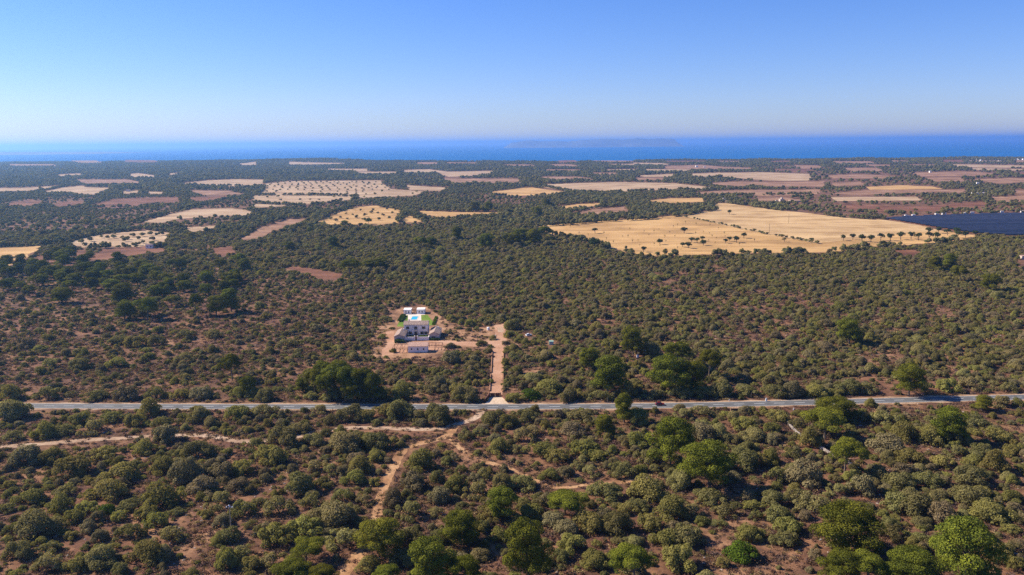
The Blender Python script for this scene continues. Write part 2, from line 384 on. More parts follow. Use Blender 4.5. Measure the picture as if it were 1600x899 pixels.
# far land: island on the horizon, headland on the left
def far_land(name, x0, x1, D, prof, depth, label):
    n = 60; vs, fs = [], []
    for i in range(n + 1):
        t = i / n; px = x0 + (x1 - x0) * t
        dx = (px - W / 2) / F * D
        h = float(np.interp(t, [p[0] for p in prof], [p[1] for p in prof])) * (0.85 + 0.3 * float(vnoise(np.array(t * 40), np.array(2.0), 3.0, 9)))
        vs += [(dx, D, SEA_Z - 0.5), (dx, D + depth * 0.35, SEA_Z + h), (dx, D + depth * 0.7, SEA_Z + h * 0.8), (dx, D + depth, SEA_Z - 0.5)]
    for i in range(n):
        for k in range(3):
            a = i * 4 + k; fs.append((a, a + 4, a + 5, a + 1))
    return tag(MB().add(vs, fs).build(name, MT['island']), label, kind='structure')
far_land("distant_island_hills", 788, 1072, 20000, [(0, 5), (0.05, 140), (0.12, 175), (0.3, 160), (0.48, 182), (0.55, 202), (0.72, 198), (0.86, 208), (0.97, 185), (1, 5)], 2500, "faint blue island lying along the sea horizon")
far_land("distant_headland_hills", -700, 152, 13600, [(0, 10), (0.5, 45), (0.8, 42), (0.95, 30), (1, 2)], 2500, "low hazy headland across the bay")

# ------------------------------------------------------------------ fields (photo outlines set on the ground)
FIELDS = [
 ("wheat_field", 'wheat', "wide golden stubble field with scattered trees and saplings", [(838,354),(877,350),(943,345),(1012,341),(1064,336),(1117,328),(1120,318),(1140,318),(1200,327),(1251,332),(1328,341),(1379,343.5),(1430,351),(1469,360),(1507,366.6),(1530,367),(1522,371),(1494,376),(1451,380),(1420,383),(1389,384),(1353,386),(1323,391),(1292,395),(1251,394),(1200,396),(1158,396),(1117,397),(1081,399),(1022,400),(984,395),(951,388),(912,376),(882,369),(861,366)]),
 ("wheat_field", 'wheat_b', "far half of the golden stubble field beyond the shrub line", [(1062,337),(1117,328),(1120,318),(1140,318),(1200,327),(1251,332),(1328,341),(1379,343.5),(1430,351),(1469,360),(1400,366),(1330,374),(1277,381),(1200,366.5),(1130,352)]),
 ("stubble_field", 'pale', "long pale field near the middle of the plain", [(841,289),(902,286),(964,284.7),(1056,286.7),(1111,293),(1094,295.5),(1046,296),(1010,298),(941,300.5),(890,298),(856,294)]),
 ("stubble_field", 'wheat', "short golden field beside the long pale one", [(768,300),(800,296),(826,292.5),(887,300),(877,303),(826,306),(800,306),(770,305)]),
 ("wheat_field", 'wheat', "dotted golden field amid dark woods", [(495,346),(520,332),(551,324),(589,321.5),(594.5,324.5),(623,327),(630,334.6),(662,341),(656,347),(623,348),(589,352),(566,350),(523,354)]),
 ("wheat_field", 'wheat', "thin golden strip beside the dotted golden field", [(649.5,330),(725,332),(781,331),(774,335),(725,337),(694,340),(669,337)]),
 ("orchard_field", 'pale', "wide pale orchard ground planted in rows", [(395,309),(415,287),(451,283.4),(594.5,282),(597,287),(612,296),(661,299),(648,305.5),(559,310),(530.5,315),(492,318),(459,321.5),(398,325)]),
 ("stubble_field", 'pale', "pale field beside the far end of the dark hedge", [(280,287),(325,282),(363,280.5),(413,281),(412,290),(358,291.5),(330,289)]),
 ("stubble_field", 'pale', "pale strip at the picture's edge", [(-60,295),(38,293.6),(95,290.6),(97,292.4),(43,298.3),(-60,300)]),
 ("stubble_field", 'pale', "pale wedge field above the mauve field", [(64,300),(97,293.6),(128,290.6),(136,293),(174,293.6),(164,297),(148,304),(120,302.6),(110,299.5)]),
 ("stubble_field", 'pale', None, [(191,299),(217.5,298),(217.5,301),(191,303)]),
 ("stubble_field", 'pale', None, [(230,299.5),(256,300.5),(256,303),(230,303)]),
 ("stubble_field", 'pale', None, [(203,272),(216,271),(242,274.5),(242,276.5),(210,277),(203,275)]),
 ("stubble_field", 'pale', None, [(263,271.5),(281,270),(281,272.5),(265,274.5)]),
 ("stubble_field", 'pale', None, [(91,273),(128,271),(128,273.5),(91,275.5)]),
 ("stubble_field", 'pale', None, [(368,256.5),(400,253.7),(402,258),(385,258.5)]),
 ("ploughed_field", 'plough', None, [(13,318),(46,313.5),(65,315),(49,323),(13,321.5)]),
 ("ploughed_field", 'plough', None, [(83,319),(110,315),(133,314),(128,319.5),(84,323.5)]),
 ("ploughed_field", 'plough', "mauve ploughed field beyond the dark hedge", [(141,322),(179,311.5),(246,308.5),(279,309),(281,316),(246,317.5),(210,322.5),(184,325),(143,325)]),
 ("ploughed_field", 'plough', None, [(294,310),(353,306),(358,310.5),(307,314.5)]),
 ("fallow_field", 'pale', "pale fallow field on the near side of the dark hedge", [(223,346),(256,338.5),(302,327),(363,325.5),(395,331),(384,337.5),(345,338),(281,342),(246,350.5)]),
 ("fallow_field", 'pale', None, [(290,356),(340,352.5),(333,358.5),(299,363)]),
 ("orchard_field", 'pale', "small pale olive orchard ground beside the mauve plots", [(105,380.6),(143,369),(179,364),(230,360),(266,364),(255,381),(215,386),(177,385.5),(128,387)]),
 ("wheat_field", 'wheat', "golden corner field at the edge of the pine wood", [(-60,391),(63,384.5),(59,392),(38,405),(15,415),(-60,422)]),
 ("ploughed_field", 'plough', None, [(44,411),(69,396),(98,391),(88,411)]),
 ("ploughed_field", 'plough', None, [(113,392),(136,389),(138,401),(120,405)]),
 ("ploughed_field", 'plough', "mauve ploughed plot next to the small orchard", [(133,407),(164,388),(215,386.5),(256,386),(258,393),(225,396),(179,403)]),
 ("ploughed_field", 'plough', None, [(95,414),(138,408),(113,420)]),
 ("fallow_field", 'fallow', "reddish fallow tongue between woods", [(375,374),(400,359),(443,343.5),(487,341),(477,347),(451,355),(433,360),(400,375)]),
 ("fallow_field", 'plough', None, [(330,388),(368.5,385.5),(369,396),(343,400)]),
 ("fallow_field", 'pale', None, [(451,254),(538,255),(538,257.3),(451,257.8)]),
 ("fallow_field", 'pale', None, [(512,264),(575,264),(575,268),(540,267.5),(512,267.5)]),
 ("fallow_field", 'pale', None, [(553,268.6),(620,268.6),(620,273),(560,272.6)]),
 ("fallow_field", 'pale', None, [(630,266),(671,264.6),(700,268.6),(671,270.5),(630,270.5)]),
 ("fallow_field", 'pale', None, [(679,269),(771,267),(771,271),(740,274.5),(700,276.5),(690,273.5)]),
 ("fallow_field", 'fallow', None, [(651,253.8),(684,253.8),(684,257),(651,257)]),
 ("fallow_field", 'fallow', None, [(697,254),(745,254.3),(745,256.8),(697,256.4)]),
 ("fallow_field", 'pale', None, [(635,289.5),(697,293.5),(690,298.5),(640,297)]),
 ("fallow_field", 'pale', None, [(951,256.6),(992,256.6),(992,258.6),(951,258.6)]),
 ("fallow_field", 'pale', None, [(985,254.6),(1030,255),(1060,258),(995,257)]),
 ("fallow_field", 'fallow', None, [(1037,260),(1094,257.8),(1130,261),(1180,263),(1170,265.5),(1068,264.5),(1038,263.4)]),
 ("fallow_field", 'pale', None, [(946,265),(997,264),(997,266.2),(946,267)]),
 ("fallow_field", 'pale', None, [(1007,264.5),(1071,265),(1097,266.4),(1056,267.6),(1010,267.6)]),
 ("fallow_field", 'pale', None, [(997,274.5),(1056,271.6),(1046,276.5),(1005,276.5)]),
 ("stubble_field", 'pale', "far pale field reaching the reddish plots", [(1069,272),(1120,270),(1200,269.5),(1266,272),(1262,283),(1200,282),(1171,280),(1120,275),(1094,276.5)]),
 ("fallow_field", 'fallow', None, [(1104,286.5),(1158,284),(1200,285.2),(1290,283),(1285,292),(1200,291.5),(1179,289),(1156,291.5),(1125,290)]),
 ("fallow_field", 'fallow', "reddish field beyond the stone farmhouses", [(1084,300.5),(1140,297.5),(1200,297),(1284,296),(1278,303.5),(1200,307),(1158,304.5),(1120,303),(1086,304.5)]),
 ("stubble_field", 'wheat', None, [(1012,313.5),(1046,310),(1097,309.6),(1099,316),(1056,317.5),(1025,316.5)]),
 ("stubble_field", 'wheat', None, [(864,323.5),(902,319),(938,317.6),(938,321.5),(907.5,324.5),(890,326.5)]),
 ("fallow_field", 'fallow', "tan fallow plot behind the long hedge of the golden field", [(891,334),(928,327),(977,322.6),(984,331.5),(938,335),(902,338)]),
 ("fallow_field", 'plough', "red soil plots behind the solar park", [(1300,318),(1395,322.6),(1456,322.6),(1507,317),(1540,316),(1530,326),(1456,330),(1384,332.5),(1340,330)]),
 ("fallow_field", 'fallow', None, [(1297,302.8),(1353,297.3),(1394,297),(1456,297.5),(1507,295.6),(1510,301.3),(1456,300.6),(1379,303),(1343,305.5)]),
 ("orchard_field", 'wheat', None, [(1353,292.3),(1405,289.6),(1456,291.6),(1471,295.8),(1405,296.6),(1359,296.8)]),
 ("stubble_field", 'pale', "long pale field below the white seaside villas", [(1485,256.6),(1558,258.2),(1640,259.4),(1640,262),(1528,262.3),(1487,260.3)]),
 ("stubble_field", 'pale', None, [(1515,263),(1600,264.3),(1640,267.4),(1560,266.5),(1520,265.6)]),
 ("fallow_field", 'fallow', None, [(1545,308.5),(1600,306),(1640,312.5),(1558,316)]),
 ("fallow_field", 'fallow', None, [(1290,274),(1350,272.4),(1400,276),(1380,279),(1300,279)]),
 ("fallow_field", 'fallow', None, [(1420,270),(1500,268),(1560,271),(1540,275),(1440,276)]),
 ("fallow_field", 'fallow', None, [(1300,286),(1345,284),(1350,289),(1305,291)]),
 ("fallow_field", 'fallow', None, [(1520,280),(1600,278),(1640,283),(1560,287)]),
 ("fallow_field", 'plough', None, [(1394,391.5),(1430,390),(1437,395.5),(1425,402),(1405,396.5)]),
 ("fallow_field", 'plough', "red bare soil strip in the thick scrub", [(440,418),(470,417),(512,424),(537,429),(538,437),(500,435.5),(470,425)]),
]
SOLAR = [(1379,342),(1412,339.2),(1469,337.2),(1520,335.4),(1566,334.1),(1640,333),(1640,368),(1571,368),(1525,365.5),(1494,361),(1456,355),(1425,349.5),(1400,345.5)]
rf = np.random.default_rng(5); k = 0
SOLAR_ = [(1360, 330), (1640, 322), (1640, 372), (1360, 352)]
while k < 56:
    px = rf.uniform(880, 1640) if k < 49 else rf.uniform(-40, 880); py = 252 + 78 * rf.random() ** 1.5
    dp = py - 216; w_ = rf.uniform(14, 46) * dp / 55 + 8; hh_ = dp * rf.uniform(0.018, 0.05) + 0.4; sk_ = rf.uniform(-8, 8)
    q = [(px - w_ + sk_, py - hh_), (px + w_ * rf.uniform(.4, 1) + sk_, py - hh_ * rf.uniform(.7, 1.2)), (px + w_, py + hh_ * rf.uniform(.6, 1)), (px - w_ * rf.uniform(.5, 1), py + hh_)]
    tx = np.array([a for a, b in q] + [px]); ty = np.array([b for a, b in q] + [py]); hit = False
    for _n, _m, _l, pl_ in FIELDS + [(0, 0, 0, SOLAR_)]:
        bx0, bx1, by0, by1 = min(a for a, b in pl_) - 3, max(a for a, b in pl_) + 3, min(b for a, b in pl_) - 1, max(b for a, b in pl_) + 1
        if not (tx.max() < bx0 or tx.min() > bx1 or ty.max() < by0 or ty.min() > by1): hit = True; break
    if hit:
        k += 0.02; continue
    FIELDS.append(("fallow_field", ('fallow', 'fallow', 'pale', 'plough')[int(rf.integers(0, 4))], None, q)); k += 1
EXCL = []
for i, (nm, mt_, lab, poly) in enumerate(FIELDS):
    sheet(nm, poly, MT[mt_], 0.03 + 0.004 * (i % 8), lab, rough=1.2)
    EXCL.append(poly)
sheet("solar_park_ground", SOLAR, MT['plough'], 0.09, "dark ground under the rows of solar panels"); EXCL.append(SOLAR)

# ------------------------------------------------------------------ road, tracks, yard
ROAD = [(-260,631),(-100,633),(0,634.2),(200,635.3),(400,635.8),(600,636),(760,636),(900,635.6),(1000,634.6),(1100,633),(1200,630.8),(1300,628.4),(1400,625.8),(1500,623.3),(1600,620.8),(1750,616.5),(1900,611)]
ribbon("road_verge", ROAD, 10.4, MT['verge'], 0.05, "dusty pale verge along both sides of the road", jit=1.6, step=5)
road_c = ribbon("road", ROAD, 6.8, MT['asphalt'], 0.10, "two lane grey asphalt road crossing the scrubland", step=5)
rn = normals2(road_c)
def edge_line(off, nm):
    k = len(road_c); a = road_c[:, :2] + rn * (off + 0.07); b = road_c[:, :2] + rn * (off - 0.07)
    v = [(*a[i], 0.115) for i in range(k)] + [(*b[i], 0.115) for i in range(k)]
    tag(MB().add(v, [(i, i + k, i + 1 + k, i + 1) for i in range(k - 1)]).build(nm, MT['paint']), kind='structure')
edge_line(3.05, "road_edge_line"); edge_line(-3.05, "road_edge_line")
seg = np.concatenate([[0], np.cumsum(np.linalg.norm(np.diff(road_c[:, :2], axis=0), axis=1))])
mb = MB(); s = 0.0
rx = lambda d: np.array([np.interp(d, seg, road_c[:, 0]), np.interp(d, seg, road_c[:, 1])])
while s < seg[-1] - 8:
    p, q = rx(s), rx(s + 5.0); d = (q - p) / 5.0; nn = np.array([-d[1], d[0]]) * 0.10
    mb.add([(*(p + nn), 0.115), (*(p - nn), 0.115), (*(q - nn), 0.115), (*(q + nn), 0.115)], [(0, 1, 2, 3)]); s += 9.5
tag(mb.build("road_centre_line", MT['paint']), kind='structure')

CLEAR = [(578,557),(583,520),(600,498),(626,481),(668,480),(692,497),(720,509),(758,513),(772,504),(792,507),(797,530),(814,541),(790,546),(785,550),(771,550),(740,548),(700,552),(692,558),(640,562),(600,564)]
sheet("bare_ground", CLEAR, MT['clear'], 0.035, "bare orange soil round the farmhouse", rough=0.8)
YARD = [(603,518),(616,518),(617,534),(631,535),(672,532.5),(697,532.5),(745,534.5),(773,533),(775,540.5),(745,541.5),(700,539.5),(691,549),(668,549),(636,551),(614,555),(597,557),(597,546),(603,543)]
sheet("gravel_yard", YARD, MT['gravel'], 0.06, "pink gravel yard and path in front of the farmhouse")
DRIVE = [(765.6,618),(769.4,548),(772,534),(774,520),(772,509),(789,506),(790,520),(792,533),(786.2,548),(785,618)]
sheet("driveway", DRIVE, MT['gravel'], 0.065, "straight pink gravel driveway from gate to farmhouse")
sheet("paved_patch", [(776.6,512),(786,511.5),(787,519.5),(778,519.5)], MT['track'], 0.075, "pale grey paved patch at the head of the driveway")
sheet("gate_apron", [(766,617.5),(782,617.5),(795,631.8),(758,631.8)], MT['apron'], 0.085, "pale apron between the gate and the road")
sheet("lawn", [(620,510.5),(628,493),(637.5,493),(637.5,500.5),(634,506),(634,511)], MT['lawn'], 0.06, "bright green lawn left of the swimming pool")
sheet("lawn", [(657.5,493),(668,492),(675,501),(682,508),(670,509),(664,505),(658,500.5)], MT['lawn'], 0.06, "bright green lawn right of the swimming pool")
sheet("pool_terrace", [(630.5,491.6),(636,491.6),(645,490.6),(664,490.6),(664,492),(658,492.6),(658.3,502),(637.5,502),(637.5,493),(630.5,493)], MT['paving'], 0.075, "cream paved terrace round the swimming pool")
TRACK1 = [(-40,700),(35,696.5),(90,692),(150,687),(205,684.5),(250,681),(300,680.5),(330,682),(372,690),(420,688),(470,682),(495,675.5),(540,669.5),(590,669),(650,671),(690,669.5),(722,661),(745,652),(752,643),(750,639)]
ribbon("gravel_track", TRACK1, 3.9, MT['track'], 0.045, "pale gravel track winding below the road", jit=0.8, step=2.5)
TRACK2 = [(712,664),(700,680),(672,690),(650,694),(632,702),(622,716),(612,735),(604,752),(598,770),(590,795),(588,815),(586,840),(565,862),(548,884),(535,902),(520,925)]
ribbon("dirt_path", TRACK2, 3.8, MT['path'], 0.05, "orange dirt path running down from the gravel track", jit=0.9, step=2)
TRACK3 = [(700,682),(740,716),(790,730),(840,752),(870,762),(930,757),(985,752),(1020,748)]
ribbon("dirt_path", TRACK3, 2.4, MT['path'], 0.04, "faint reddish dirt path branching through the bushes", jit=1.2, step=2)
PATCH = [
 [(1100,855),(1140,830),(1175,838),(1235,862),(1290,880),(1300,905),(1120,905)],
 [(1395,700),(1440,698),(1482,712),(1490,722),(1450,722),(1420,712)],
 [(1130,800),(1165,812),(1205,838),(1190,845),(1140,830)],
 [(700,705),(745,712),(770,725),(720,722)],
 [(780,820),(830,815),(860,830),(800,845)],
 [(230,820),(300,800),(330,815),(270,850),(220,850)],
 [(270,840),(380,815),(395,845),(320,880),(260,880)],
 [(480,575),(520,560),(590,568),(600,580),(540,585)],
 [(640,560),(690,556),(720,566),(690,575),(650,572)],
 [(785,608),(815,606),(830,618),(800,624),(788,620)],
 [(730,604),(764,604),(764,622),(745,626),(728,618)],
 [(800,578),(850,572),(880,580),(840,588)],
 [(850,560),(905,552),(910,556),(870,566)],
 [(210,535),(270,530),(285,538),(230,545)],
 [(100,520),(150,545),(160,560),(130,545)],
 [(1440,470),(1480,480),(1500,495),(1470,495)],
 [(1330,560),(1400,545),(1420,570),(1370,575)],
 [(865,450),(890,470),(880,475)], [(920,470),(960,485),(950,490)],
 [(930,500),(965,498),(970,510),(940,512)], [(1025,535),(1060,530),(1062,542),(1035,544)],
 [(640,405),(660,403),(655,410)],
]
for pl in PATCH:
    sheet("bare_ground", pl, MT['patch'], 0.008 + 0.006 * (PATCH.index(pl) % 4), rough=1.5)
    pass
APRON = [(764,605),(785,605),(797,633),(756,633)]
EXCL += [YARD, DRIVE, APRON]
for a, b, c in ((826, 524, 9), (861.3, 537, 9), (996.4, 558, 7), (763, 515, 7), (1197, 628, 9), (361.6, 833, 9), (749.6, 621, 6), (741.3, 648, 6), (1010.5, 645, 9), (1149, 644, 10), (949.4, 632, 4), (1240, 642, 6), (1601, 406, 12)):
    EXCL.append([(a - c, b - 4), (a + c, b - 4), (a + c * 0.9, b + 11), (a - c * 0.9, b + 11)])
NEARX = []                               # polylines with clear distance, metres
for c_px, wdt in ((ROAD, 5.6), (TRACK1, 2.2), (TRACK2, 2.4), (TRACK3, 1.6)):
    NEARX.append((resample(G([p[0] for p in c_px], [p[1] for p in c_px]), 3.0)[:, :2], wdt))
for c_, wd_, vis in ((NEARX[1][0], 2.2, [(30, 208), (300, 372), (545, 760)]), (NEARX[2][0], 2.4, [(560, 760)]), (NEARX[3][0], 1.6, [(690, 745)])):
    qx, _q = P(c_[:, 0], c_[:, 1]); kk = np.zeros(len(qx), bool)
    for a, b in vis: kk |= (qx > a) & (qx < b)
    for dy_ in (3.0, 6.0): NEARX.append((c_[kk] - np.array([0, dy_]), wd_))
HB = (g(650, 524.5)[0], g(650, 524.5)[1])
def free(x, y, r, px, py):
    ok = np.ones(len(x), bool)
    for poly in EXCL: ok &= ~inpoly(px, py, poly) & ~((py < 440) & inpoly(px, py - 2.5, poly))
    for c, wdt in NEARX:
        lo, hi = c.min(0) - 20, c.max(0) + 20
        idx = np.where(ok & (x > lo[0]) & (x < hi[0]) & (y > lo[1]) & (y < hi[1]))[0]
        for k0 in range(0, len(idx), 2000):
            ii = idx[k0:k0 + 2000]
            d = np.min(np.hypot(x[ii, None] - c[None, :, 0], y[ii, None] - c[None, :, 1]), 1)
            ok[ii] &= d > wdt + r[ii] * 0.75
    return ok

# ------------------------------------------------------------------ plant meshes
def quads(cs, ns, sz, rg, asp=1.0):
    n = len(cs); ns = ns / (np.linalg.norm(ns, axis=1)[:, None] + 1e-9)
    a = np.cross(ns, rg.normal(size=(n, 3))); a /= np.linalg.norm(a, axis=1)[:, None] + 1e-9
    b = np.cross(ns, a); a = a * sz[:, None] * asp; b = b * sz[:, None]
    v = np.stack([cs - a - b * 0.6, cs + a * 0.7 - b, cs + a + b * 0.7, cs - a * 0.6 + b], 1).reshape(-1, 3)
    return v
def leaf_mesh(name, v, tint, m):
    n = len(v) // 4; me = bpy.data.meshes.new(name)
    me.vertices.add(len(v)); me.vertices.foreach_set("co", v.astype(np.float32).ravel())
    me.loops.add(len(v)); me.loops.foreach_set("vertex_index", np.arange(len(v), dtype=np.int32))
    me.polygons.add(n); me.polygons.foreach_set("loop_start", np.arange(0, len(v), 4, dtype=np.int32))
    at = me.attributes.new("tint", 'FLOAT', 'FACE'); at.data.foreach_set("value", np.clip(tint, 0, 1).astype(np.float32))
    me.update(calc_edges=True); me.materials.append(m); return me
def sphere_dirs(n, rg, zmin=-0.35):
    z = rg.uniform(zmin, 1, n); t = rg.uniform(0, 2 * math.pi, n); q = np.sqrt(1 - z * z)
    return np.stack([q * np.cos(t), q * np.sin(t), z], 1)
def lobes_to_leaves(lobes, per_area, size, rg, zmin=-0.35, jit=0.42, ground=True, upb=0.25):
    V, T = [], []
    for (c, r, sq) in lobes:
        n = max(6, int(per_area * r * r)); d = sphere_dirs(n, rg, zmin)
        rr = r * (0.72 + 0.36 * rg.random(n) ** 0.7)
        p = np.array(c) + d * rr[:, None] * np.array([1, 1, sq])
        nn = d + rg.normal(0, jit, (n, 3)) + np.array([0, 0, upb])
        s = size * (0.6 + 0.8 * rg.random(n))
        if ground:
            k = p[:, 2] > 0.02; p, nn, s = p[k], nn[k], s[k]
        V.append(quads(p, nn, s, rg)); T.append(np.clip(rg.normal(0.45 + rg.uniform(-0.25, 0.25), 0.2, len(p)), 0, 1))
    return np.concatenate(V), np.concatenate(T)
def bush_lobes(rg, w=6.0, h=3.0, n=13):    # unit bush: 6 m wide, 3 m high
    L = [((rg.normal(0, 0.3), rg.normal(0, 0.3), h * 0.45), h * 0.50, 0.95)]
    for k in range(n):
        t = rg.uniform(0, 2 * math.pi); q = w / 2 * rg.uniform(0.25, 0.82); r = rg.uniform(0.55, 1.05) * h * 0.34
        zz = h * (1 - (q / (w / 2)) ** 2 * 0.75) * rg.uniform(0.35, 0.80)
        L.append(((q * math.cos(t), q * math.sin(t), zz), r, rg.uniform(0.75, 1.0)))
    for k in range(6):                     # skirt to the ground
        t = rg.uniform(0, 2 * math.pi); q = w / 2 * rg.uniform(0.5, 0.85)
        L.append(((q * math.cos(t), q * math.sin(t), h * 0.16), h * 0.26, 0.9))
    return L
def bush_mesh(name, seed, m, per=300, size=0.092, n=15, h=3.0):
    rg = np.random.default_rng(seed); L = bush_lobes(rg, h=h, n=n)
    return leaf_mesh(name, *lobes_to_leaves(L, per, size, rg), m)
def stem_mesh(name, seed):
    rg = np.random.default_rng(seed); mb = MB()
    for k in range(4):
        t = rg.uniform(0, 6.28); e = np.array([math.cos(t) * 1.3, math.sin(t) * 1.3, 1.9])
        mb.tube([(0.12 * math.cos(t), 0.12 * math.sin(t), -0.1), e * 0.4 + rg.normal(0, 0.1, 3), e], [0.12, 0.08, 0.03], 5)
    return mb.mesh(name, MT['bark'])
def pine_pair(seed, m, form):
    rg = np.random.default_rng(seed); Hh = 11.0; mb = MB(); L = []
    lean = rg.normal(0, 0.55, 2)
    tp = [(0, 0, -0.2), (lean[0] * 0.3, lean[1] * 0.3, Hh * 0.3), (lean[0], lean[1], Hh * 0.6), (lean[0] * 1.3, lean[1] * 1.3, Hh * 0.86)]
    mb.tube(tp, [0.30, 0.24, 0.16, 0.06], 7)
    n = {'round': 36, 'tall': 30, 'umbrella': 28}[form]
    for k in range(n):
        u = (k + rg.random()) / n
        if form == 'umbrella': z = Hh * (0.50 + 0.42 * u ** 0.8); q = Hh * 0.44 * math.sqrt(max(0.05, 1 - (u * 0.95) ** 2)) * rg.uniform(0.45, 1.0)
        elif form == 'tall': z = Hh * (0.20 + 0.74 * u); q = Hh * 0.30 * (1 - 0.75 * u) ** 0.6 * rg.uniform(0.4, 1.05)
        else: z = Hh * (0.26 + 0.66 * u); q = Hh * 0.38 * math.sqrt(max(0.04, 1 - (abs(u - 0.35) / 0.68) ** 2)) * rg.uniform(0.4, 1.05)
        t = k * 2.39996 + rg.normal(0, 0.5)
        c = np.array([q * math.cos(t) + lean[0] * z / Hh * 1.3, q * math.sin(t) + lean[1] * z / Hh * 1.3, z])
        r = Hh * rg.uniform(0.10, 0.165) * (1.1 if u > 0.6 else 1.0)
        L.append((tuple(c), r, rg.uniform(0.6, 0.85)))
        if k % 2 == 0:
            zb = max(Hh * 0.22, z - q * 0.55)
            b0 = np.array([lean[0] * zb / Hh * 1.3, lean[1] * zb / Hh * 1.3, zb])
            mb.tube([b0, (b0 + c) / 2 + rg.normal(0, 0.15, 3), c], [0.11, 0.075, 0.03], 5)
    v, t = lobes_to_leaves(L, 290, 0.088, rg, -0.55, 0.36, True, 0.05)
    return leaf_mesh("pine_crown", v, t, m), mb.mesh("pine_trunk", MT['bark'])
def low_tree(seed, m, n=8, per=18, size=0.42, h=6.0, w=7.0):   # small far tree
    rg = np.random.default_rng(seed); L = []
    for k in range(n):
        t = rg.uniform(0, 6.28); q = w / 2 * rg.uniform(0.1, 0.7)
        L.append(((q * math.cos(t), q * math.sin(t), h * rg.uniform(0.3, 0.75) * (1 - 0.3 * (q / w * 2) ** 2)), h * rg.uniform(0.2, 0.32), 0.9))
    return leaf_mesh("leafy_crown", *lobes_to_leaves(L, per, size, rg), m)
def tuft_mesh(seed, m):
    rg = np.random.default_rng(seed); n = 56
    p = np.stack([rg.normal(0, 0.42, n), rg.normal(0, 0.42, n), np.abs(rg.normal(0.25, 0.16, n))], 1)
    return leaf_mesh("dry_tuft", quads(p, rg.normal(0, 1, (n, 3)) + (0, 0, 0.9), rg.uniform(0.06, 0.17, n), rg), rg.random(n), m)
def carob_pair(seed):
    rg = np.random.default_rng(seed); mb = MB()
    mb.tube([(0, 0, -0.1), (0.1, 0, 1.2), (0.0, 0.1, 2.2)], [0.35, 0.27, 0.18], 7)
    L = []
    for k in range(13):
        t = k * 2.4 + rg.normal(0, .4); q = rg.uniform(0.3, 2.3); z = 3.3 + rg.uniform(-0.9, 1.6) * (1 - q / 4)
        L.append(((q * math.cos(t), q * math.sin(t), z), rg.uniform(0.8, 1.3), 0.85))
        if k % 3 == 0: mb.tube([(0, 0.05, 1.8), (q * math.cos(t) * .6, q * math.sin(t) * .6, 2.7), (q * math.cos(t), q * math.sin(t), z)], [0.15, 0.1, 0.04], 5)
    v, t = lobes_to_leaves(L, 60, 0.19, rg, -0.5, 0.55)
    return leaf_mesh("carob_crown", v, t, MT['carob']), mb.mesh("carob_trunk", MT['bark'])

BV = [bush_mesh("bush_crown", 100 + k, MT[('olive_a', 'olive_b', 'olive_c', 'olive_d')[k % 4]], n=(9, 15, 20)[k % 3], h=(2.5, 3.3, 2.9, 3.9, 2.3)[k % 5]) for k in range(12)]
BRIGHT = bush_mesh("bush_crown", 130, MT['bright'])
SV = [stem_mesh("bush_stems", 200 + k) for k in range(3)]
PV = [pine_pair(300 + k, MT['pine'], ('round', 'tall', 'umbrella')[k % 3]) for k in range(7)]
CV = [carob_pair(400 + k) for k in range(4)]
TONE = ('grey-green', 'dark green', 'olive green', 'brownish')
VARS = [0, 1, 2, 4, 5, 6, 8, 9, 10, 0, 1, 2, 5, 6, 9, 10, 3, 7, 11]

def plant(name, label, cat, loc, rz, sc, crown, trunk, group=None, tname='trunk'):
    t = thing(name, label, cat, loc, rz, group, sc)
    link('crown', crown, t); link(tname, trunk, t); return t

# ------------------------------------------------------------------ scatter through geometry nodes (stuff)
def scatter(name, label, pts, scl, picks, meshes):
    n = len(pts); me = bpy.data.meshes.new(name + "_points")
    me.vertices.add(n); me.vertices.foreach_set("co", pts.astype(np.float32).ravel())
    a = me.attributes.new("scl", 'FLOAT_VECTOR', 'POINT'); a.data.foreach_set("vector", scl.astype(np.float32).ravel())
    a = me.attributes.new("rot", 'FLOAT_VECTOR', 'POINT')
    rv = np.zeros((n, 3), np.float32); rv[:, 2] = rng.uniform(0, 6.28, n); a.data.foreach_set("vector", rv.ravel())
    a = me.attributes.new("pick", 'INT', 'POINT'); a.data.foreach_set("value", picks.astype(np.int32))
    o = link(name, me); tag(o, label, kind='stuff')
    ng = bpy.data.node_groups.new(name + "_scatter", 'GeometryNodeTree')
    ng.interface.new_socket("Geometry", in_out='INPUT', socket_type='NodeSocketGeometry')
    ng.interface.new_socket("Geometry", in_out='OUTPUT', socket_type='NodeSocketGeometry')
    N, L = ng.nodes, ng.links
    gi, go = N.new("NodeGroupInput"), N.new("NodeGroupOutput")
    ip = N.new("GeometryNodeInstanceOnPoints"); jn = N.new("GeometryNodeJoinGeometry")
    for k, m in enumerate(meshes):
        src = bpy.data.objects.new(name + "_source", m)
        oi = N.new("GeometryNodeObjectInfo"); oi.inputs["Object"].default_value = src; oi.inputs["As Instance"].default_value = True
        L.new(oi.outputs["Geometry"], jn.inputs[0])
    L.new(gi.outputs[0], ip.inputs["Points"]); L.new(jn.outputs[0], ip.inputs["Instance"])
    ip.inputs["Pick Instance"].default_value = True
    for nm, dt, sock in (("pick", 'INT', "Instance Index"), ("scl", 'FLOAT_VECTOR', "Scale"), ("rot", 'FLOAT_VECTOR', "Rotation")):
        na = N.new("GeometryNodeInputNamedAttribute"); na.data_type = dt; na.inputs["Name"].default_value = nm
        if nm == "rot":
            er = N.new("FunctionNodeEulerToRotation"); L.new(na.outputs[0], er.inputs[0]); L.new(er.outputs[0], ip.inputs[sock])
        else: L.new(na.outputs[0], ip.inputs[sock])
    L.new(ip.outputs[0], go.inputs[0])
    md = o.modifiers.new("scatter", 'NODES'); md.node_group = ng
    return o

